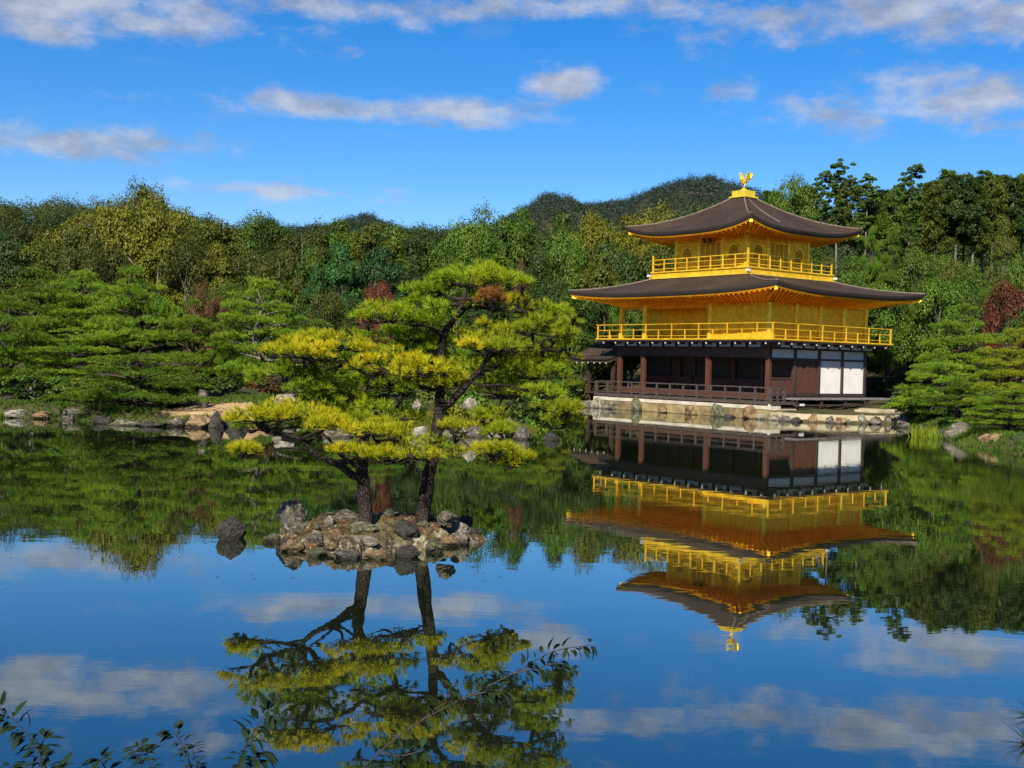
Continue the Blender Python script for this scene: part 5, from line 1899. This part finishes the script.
YL, LM, BR = 'needle_yellow', 'needle_lime', 'needle_brown'
DA = 17.1
bA = at(366, 513, DA)
hero_pine('islet_pine', 'bent yellow green pine with a forked dark trunk, left one on the near islet', bA,
          [([(366, 524, 0), (365, 508, 0), (364, 488, .02), (362, 470, .03), (361, 456, .06)], .155, .115, 12),
           ([(363, 478, 0), (352, 475, -.1), (338, 464, -.2), (322, 458, -.28), (311, 450, -.32), (303, 440, -.35), (290, 436, -.4), (268, 432, -.45)], .085, .025, 16),
           ([(361, 460, .06), (364, 440, .2), (372, 417, .35), (388, 410, .4), (401, 398, .4), (400, 388, .38), (386, 383, .3), (372, 378, .2), (352, 366, .1), (326, 360, 0), (296, 362, -.1)], .10, .022, 24),
           ([(372, 378, .2), (384, 372, .2), (402, 372, .1), (424, 374, 0)], .045, .02, 8),
           ([(363, 470, .03), (350, 462, .1), (338, 452, .2), (330, 440, .3), (312, 425, .4)], .05, .02, 10),
           ([(362, 458, .05), (372, 446, -.15), (392, 440, -.3), (412, 456, -.4)], .045, .02, 9),
           ([(311, 450, -.32), (290, 448, -.5), (268, 450, -.55), (252, 452, -.6)], .028, .014, 8)],
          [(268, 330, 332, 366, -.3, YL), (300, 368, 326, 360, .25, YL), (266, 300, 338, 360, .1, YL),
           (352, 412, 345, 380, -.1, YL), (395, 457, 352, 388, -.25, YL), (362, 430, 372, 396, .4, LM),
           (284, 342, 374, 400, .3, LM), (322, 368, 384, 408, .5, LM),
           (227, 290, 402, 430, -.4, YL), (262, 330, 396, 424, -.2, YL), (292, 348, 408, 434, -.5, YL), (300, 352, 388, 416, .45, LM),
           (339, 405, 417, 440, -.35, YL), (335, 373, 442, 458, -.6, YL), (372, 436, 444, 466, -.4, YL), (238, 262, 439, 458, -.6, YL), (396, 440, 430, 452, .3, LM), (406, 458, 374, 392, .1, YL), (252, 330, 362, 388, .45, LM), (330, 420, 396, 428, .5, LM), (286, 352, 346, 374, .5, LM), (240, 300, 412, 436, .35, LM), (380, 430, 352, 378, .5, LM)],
          501, None, DA)
DB = 17.4
bB = at(424, 516, DB)
hero_pine('islet_pine', 'taller leaning yellow green pine with a straight dark trunk, right one on the near islet', bB,
          [([(421, 526, 0), (424, 505, 0), (428, 480, 0), (433, 456, 0), (437, 430, .02), (439, 408, .03), (440, 388, .06), (440, 368, .08), (442, 350, .08), (444, 334, .06), (452, 322, .02), (459, 310, 0), (464, 298, 0), (470, 286, 0), (478, 276, 0)], .150, .03, 34),
           ([(439, 410, .03), (450, 403, -.05), (462, 390, -.12), (470, 380, -.15), (480, 370, -.2), (488, 358, -.22), (500, 352, -.25), (516, 348, -.3), (540, 347, -.3)], .085, .022, 18),
           ([(470, 382, -.15), (486, 386, -.3), (504, 385, -.35), (524, 390, -.4), (546, 394, -.4), (566, 402, -.4)], .04, .014, 12),
           ([(488, 359, -.22), (498, 348, .0), (510, 336, .1), (520, 330, .2)], .04, .016, 8),
           ([(444, 336, .06), (434, 330, -.1), (422, 322, -.2), (404, 320, -.3), (384, 322, -.35), (366, 324, -.35)], .05, .018, 12),
           ([(464, 299, 0), (476, 300, -.1), (488, 308, -.15), (506, 311, -.2), (524, 312, -.2), (540, 308, -.2)], .035, .014, 10),
           ([(452, 322, .02), (462, 314, .2), (478, 298, .25), (494, 290, .25)], .03, .014, 8),
           ([(435, 446, 0), (444, 428, -.2), (452, 432, -.3), (464, 442, -.4), (474, 450, -.45), (492, 456, -.5), (510, 458, -.5)], .03, .012, 12),
           ([(437, 430, .02), (448, 424, .1), (470, 420, .2), (492, 418, .2)], .03, .012, 8),
           ([(444, 340, .06), (436, 346, .3), (424, 352, .4), (410, 352, .45)], .035, .014, 8)],
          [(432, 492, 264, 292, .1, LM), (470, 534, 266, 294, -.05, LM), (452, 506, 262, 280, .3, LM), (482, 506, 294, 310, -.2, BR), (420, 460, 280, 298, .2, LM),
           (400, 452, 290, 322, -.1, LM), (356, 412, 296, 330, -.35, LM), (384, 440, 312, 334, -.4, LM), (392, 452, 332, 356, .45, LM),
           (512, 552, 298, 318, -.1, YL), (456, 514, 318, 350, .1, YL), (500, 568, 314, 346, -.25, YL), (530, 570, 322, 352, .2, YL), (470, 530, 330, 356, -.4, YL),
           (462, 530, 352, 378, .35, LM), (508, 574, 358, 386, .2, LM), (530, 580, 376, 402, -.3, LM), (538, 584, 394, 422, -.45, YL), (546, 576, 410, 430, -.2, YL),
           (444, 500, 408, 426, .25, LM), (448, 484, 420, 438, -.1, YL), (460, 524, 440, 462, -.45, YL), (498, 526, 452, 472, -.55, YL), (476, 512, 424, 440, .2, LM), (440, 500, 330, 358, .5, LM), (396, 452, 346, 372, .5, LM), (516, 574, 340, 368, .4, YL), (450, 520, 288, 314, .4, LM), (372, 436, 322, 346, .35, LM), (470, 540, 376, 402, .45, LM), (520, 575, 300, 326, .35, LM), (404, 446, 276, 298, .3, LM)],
          502, None, DB)

# fallen leaves and needles floating in loose drifts
fl = np.random.default_rng(23)
fc = np.concatenate([np.column_stack([IC.x + fl.normal(0, 1.9, 160), IC.y + fl.normal(0, 1.6, 160)]),
                     np.column_stack([fl.uniform(-16, 2, 220), fl.uniform(30, 44, 220)]), np.column_stack([fl.uniform(6, 17, 160), fl.uniform(34, 58, 160)])])
fc = fc[sdist(fc[:, 0], fc[:, 1]) < -.2]
Vl, Fl = leaf_quads(np.column_stack([fc, np.full(len(fc), .006)]), np.tile(np.array([[0, 0, 1.0]]), (len(fc), 1)), fl, .030, .5)
Vl[:, 2] = .004 + .004 * (np.arange(len(Vl)) % 2)
tag(obj('floating_leaves', np_mesh('floating_leaves', Vl, Fl, False, np.repeat(fl.uniform(-.5, .5, len(fc)), 4), [M['lf_gold']])), 'fallen leaves floating on the pond', 'leaves', kind='stuff')

# ------------------------------------------------------------------ near shrubs and the pine twig on the viewer's bank
M['stem'] = pmat('brown_stem', (0.010, 0.007, 0.005), (0.022, 0.014, 0.010), 20, 0.7)


def leaf_blade(L, Wd, curl):
    """one pointed, folded, drooping leaf along +x"""
    xs_ = [0, .18, .42, .68, .88, 1.0]
    ws = [.04, .55, 1.0, .78, .36, .0]
    vs, fs = [], []
    for x, w in zip(xs_, ws):
        z = -curl * L * x * x
        vs += [(x * L, -w * Wd / 2, z + .16 * w * Wd), (x * L, 0, z), (x * L, w * Wd / 2, z + .16 * w * Wd)]
    for i in range(5):
        o_ = i * 3
        fs += [(o_, o_ + 1, o_ + 4, o_ + 3), (o_ + 1, o_ + 2, o_ + 5, o_ + 4)]
    return vs, fs


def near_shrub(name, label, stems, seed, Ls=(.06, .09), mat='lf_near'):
    """stems: list of pixel paths [(px, py, depth) ...] from the ground up; leaves in whorls along the upper part"""
    rg = random.Random(seed)
    first = at(*stems[0][0])
    root = thing(name, label, 'shrub', first)
    st, lv = MB(), MB()
    lr = []
    for si, path in enumerate(stems):
        ctrl = [at(*q) - first for q in path]
        n = 8 * len(path)
        p = limb(st, ctrl, .0042, .0018, n, 6, .1, seed + si)
        start = int(n * .25)
        for i in range(start, n):
            if i < n - 1 and rg.random() < .2:
                continue
            d = (p[min(i + 1, n - 1)] - p[i - 1]).normalized()
            cnt = 5 if i >= n - 2 else rg.choice((1, 2, 2))
            for c in range(cnt):
                a = rg.uniform(0, 6.28)
                side = d.orthogonal().normalized()
                side.rotate(Quaternion(d, a))
                x = (side * rg.uniform(.7, 1.0) + d * rg.uniform(.1, .7) + Vector((0, 0, -.18))).normalized()
                zax = (Vector((0, 0, 1)) + Vector((rg.uniform(-.5, .5), rg.uniform(-.5, .5), 0)))
                y = zax.cross(x).normalized()
                zax = x.cross(y)
                L = rg.uniform(*Ls)
                vs_, fs_ = leaf_blade(L, L * rg.uniform(.30, .42), rg.uniform(.1, .5))
                b0 = p[i] + x * .012
                lv.add([b0 + x * v[0] + y * v[1] + zax * v[2] for v in vs_], fs_, True)
    st.build('stem', M['stem'], root)
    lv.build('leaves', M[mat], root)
    return root


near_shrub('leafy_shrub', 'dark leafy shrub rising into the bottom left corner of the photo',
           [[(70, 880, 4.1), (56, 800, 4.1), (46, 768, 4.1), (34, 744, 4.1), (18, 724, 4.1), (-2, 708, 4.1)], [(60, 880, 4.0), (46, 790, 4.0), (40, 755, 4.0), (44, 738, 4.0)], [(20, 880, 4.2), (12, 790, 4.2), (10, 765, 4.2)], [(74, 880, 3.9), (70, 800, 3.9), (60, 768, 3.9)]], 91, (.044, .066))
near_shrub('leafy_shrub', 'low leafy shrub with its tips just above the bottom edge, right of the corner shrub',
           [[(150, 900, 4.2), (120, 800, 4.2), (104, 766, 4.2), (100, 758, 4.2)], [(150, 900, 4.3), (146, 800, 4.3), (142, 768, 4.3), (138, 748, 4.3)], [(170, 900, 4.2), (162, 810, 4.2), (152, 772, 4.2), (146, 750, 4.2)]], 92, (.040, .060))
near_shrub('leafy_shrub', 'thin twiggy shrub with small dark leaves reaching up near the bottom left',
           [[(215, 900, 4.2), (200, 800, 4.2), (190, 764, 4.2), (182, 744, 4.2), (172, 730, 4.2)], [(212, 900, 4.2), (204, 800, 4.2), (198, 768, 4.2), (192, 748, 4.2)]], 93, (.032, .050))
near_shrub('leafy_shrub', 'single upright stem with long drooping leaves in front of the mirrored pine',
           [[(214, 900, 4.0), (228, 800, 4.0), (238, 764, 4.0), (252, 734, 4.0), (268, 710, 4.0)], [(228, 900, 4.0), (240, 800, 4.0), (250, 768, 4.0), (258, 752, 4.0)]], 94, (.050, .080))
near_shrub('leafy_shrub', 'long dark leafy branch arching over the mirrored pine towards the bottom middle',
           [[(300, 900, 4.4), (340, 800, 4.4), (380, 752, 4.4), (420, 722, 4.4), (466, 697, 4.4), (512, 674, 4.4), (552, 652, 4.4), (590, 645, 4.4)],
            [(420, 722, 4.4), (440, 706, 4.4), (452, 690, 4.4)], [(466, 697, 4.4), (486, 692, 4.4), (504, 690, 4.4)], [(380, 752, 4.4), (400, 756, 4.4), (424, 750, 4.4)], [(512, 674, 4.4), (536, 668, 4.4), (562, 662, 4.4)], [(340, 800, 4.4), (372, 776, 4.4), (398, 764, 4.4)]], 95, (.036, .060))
# young pine at the right: only its needle tips enter the picture
tb = at(1110, 760, 3.0)
root = thing('young_pine', 'long needled dark pine twig entering at the bottom right corner', 'pine tree', (tb.x + .1, tb.y, hz(tb.x + .1, tb.y)))
g = root.location
mbt = MB()
limb(mbt, [(0, 0, -.1), (.02, 0, .4), (0, 0, .8), (-.03, .02, tb.z - g.z + .1)], .03, .015, 8, 7)
tips = [(1022, 742, 3.0), (1030, 716, 3.02), (1034, 766, 2.95)]
Bn, Dn = [], []
nr = np.random.default_rng(12)
for q in tips:
    e = at(*q) - g
    s_ = Vector((0, 0, e.z - .05))
    pth = limb(mbt, [tuple(s_), tuple(s_.lerp(e, .5) + Vector((0, 0, .02))), tuple(e)], .010, .005, 8, 6)
    for i in range(26):
        t = nr.uniform(.35, 1)
        Bn.append(np.array(s_.lerp(e, t)))
        dd = np.array((e - s_).normalized()) * .8 + nr.normal(size=3) * .55
        Dn.append(dd)
mbt.build('trunk', M['stem'], root)
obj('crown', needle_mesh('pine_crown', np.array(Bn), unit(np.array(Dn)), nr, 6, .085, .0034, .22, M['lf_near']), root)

# ------------------------------------------------------------------ wording of the labels in the wood
ZONES = [(-200, 60, 'at the left edge'), (60, 130, 'above the left shore pines'), (130, 200, 'above the low shore pine'), (200, 300, 'above the sandy spit'), (300, 365, 'left of the islet pine tops'),
         (365, 450, 'behind the left islet pine'), (450, 540, 'behind the right islet pine'), (540, 625, 'left of the pavilion roofs'), (625, 720, 'behind the pavilion'), (720, 790, 'behind the roof finial'),
         (790, 862, 'right of the upper roof'), (862, 925, 'right of the upper balcony'), (925, 985, 'over the right shore pines'), (985, 1300, 'at the right edge')]
COLW = {'lf_dark': 'dark green', 'lf_mid': 'mid green', 'lf_olive': 'olive', 'lf_gold': 'golden green', 'lf_fresh': 'fresh green', 'lf_blue': 'blue green'}
KW = {'broad': 'leafy tree', 'cone': 'conical tree', 'cedar': 'tall cedar', 'tallpine': 'tall thin pine', 'niwaki': 'layered tree'}
RW = {'top': 'on the skyline', 'mid': 'halfway up the wood', 'low': 'low in the wood', 'cedar': 'on the skyline', 'cedarback': 'behind the bare trunks', 'slope': 'below the tall cedars'}
bins = {}
for (o, px, py, kind, mat, row) in TREES:
    z = next(t for a, b_, t in ZONES if a <= px < b_)
    bins.setdefault((f'{COLW[mat]} {KW[kind]}', RW[row], z), []).append((px, o, row))
ORD = ['leftmost', 'second', 'third', 'fourth', 'fifth', 'sixth']
for (what, where, z), lst in bins.items():
    lst.sort(key=lambda t: t[0])
    for i, (px, o, row) in enumerate(lst):
        lab = f'{what} {where} {z}'
        if len(lst) == 2:
            lab += ', left one' if i == 0 else ', right one'
        elif len(lst) > 2:
            lab += f', {ORD[i]} of {len(lst)}'
        if len(lab.split()) > 16:
            print('LONG', lab)
        o['label'] = lab
        o['group'] = {'cedar': 'tall trees right of the pavilion', 'cedarback': 'dark trees behind the bare trunks', 'slope': 'trees below the tall cedars'}.get(row, 'trees of the wood behind the garden')
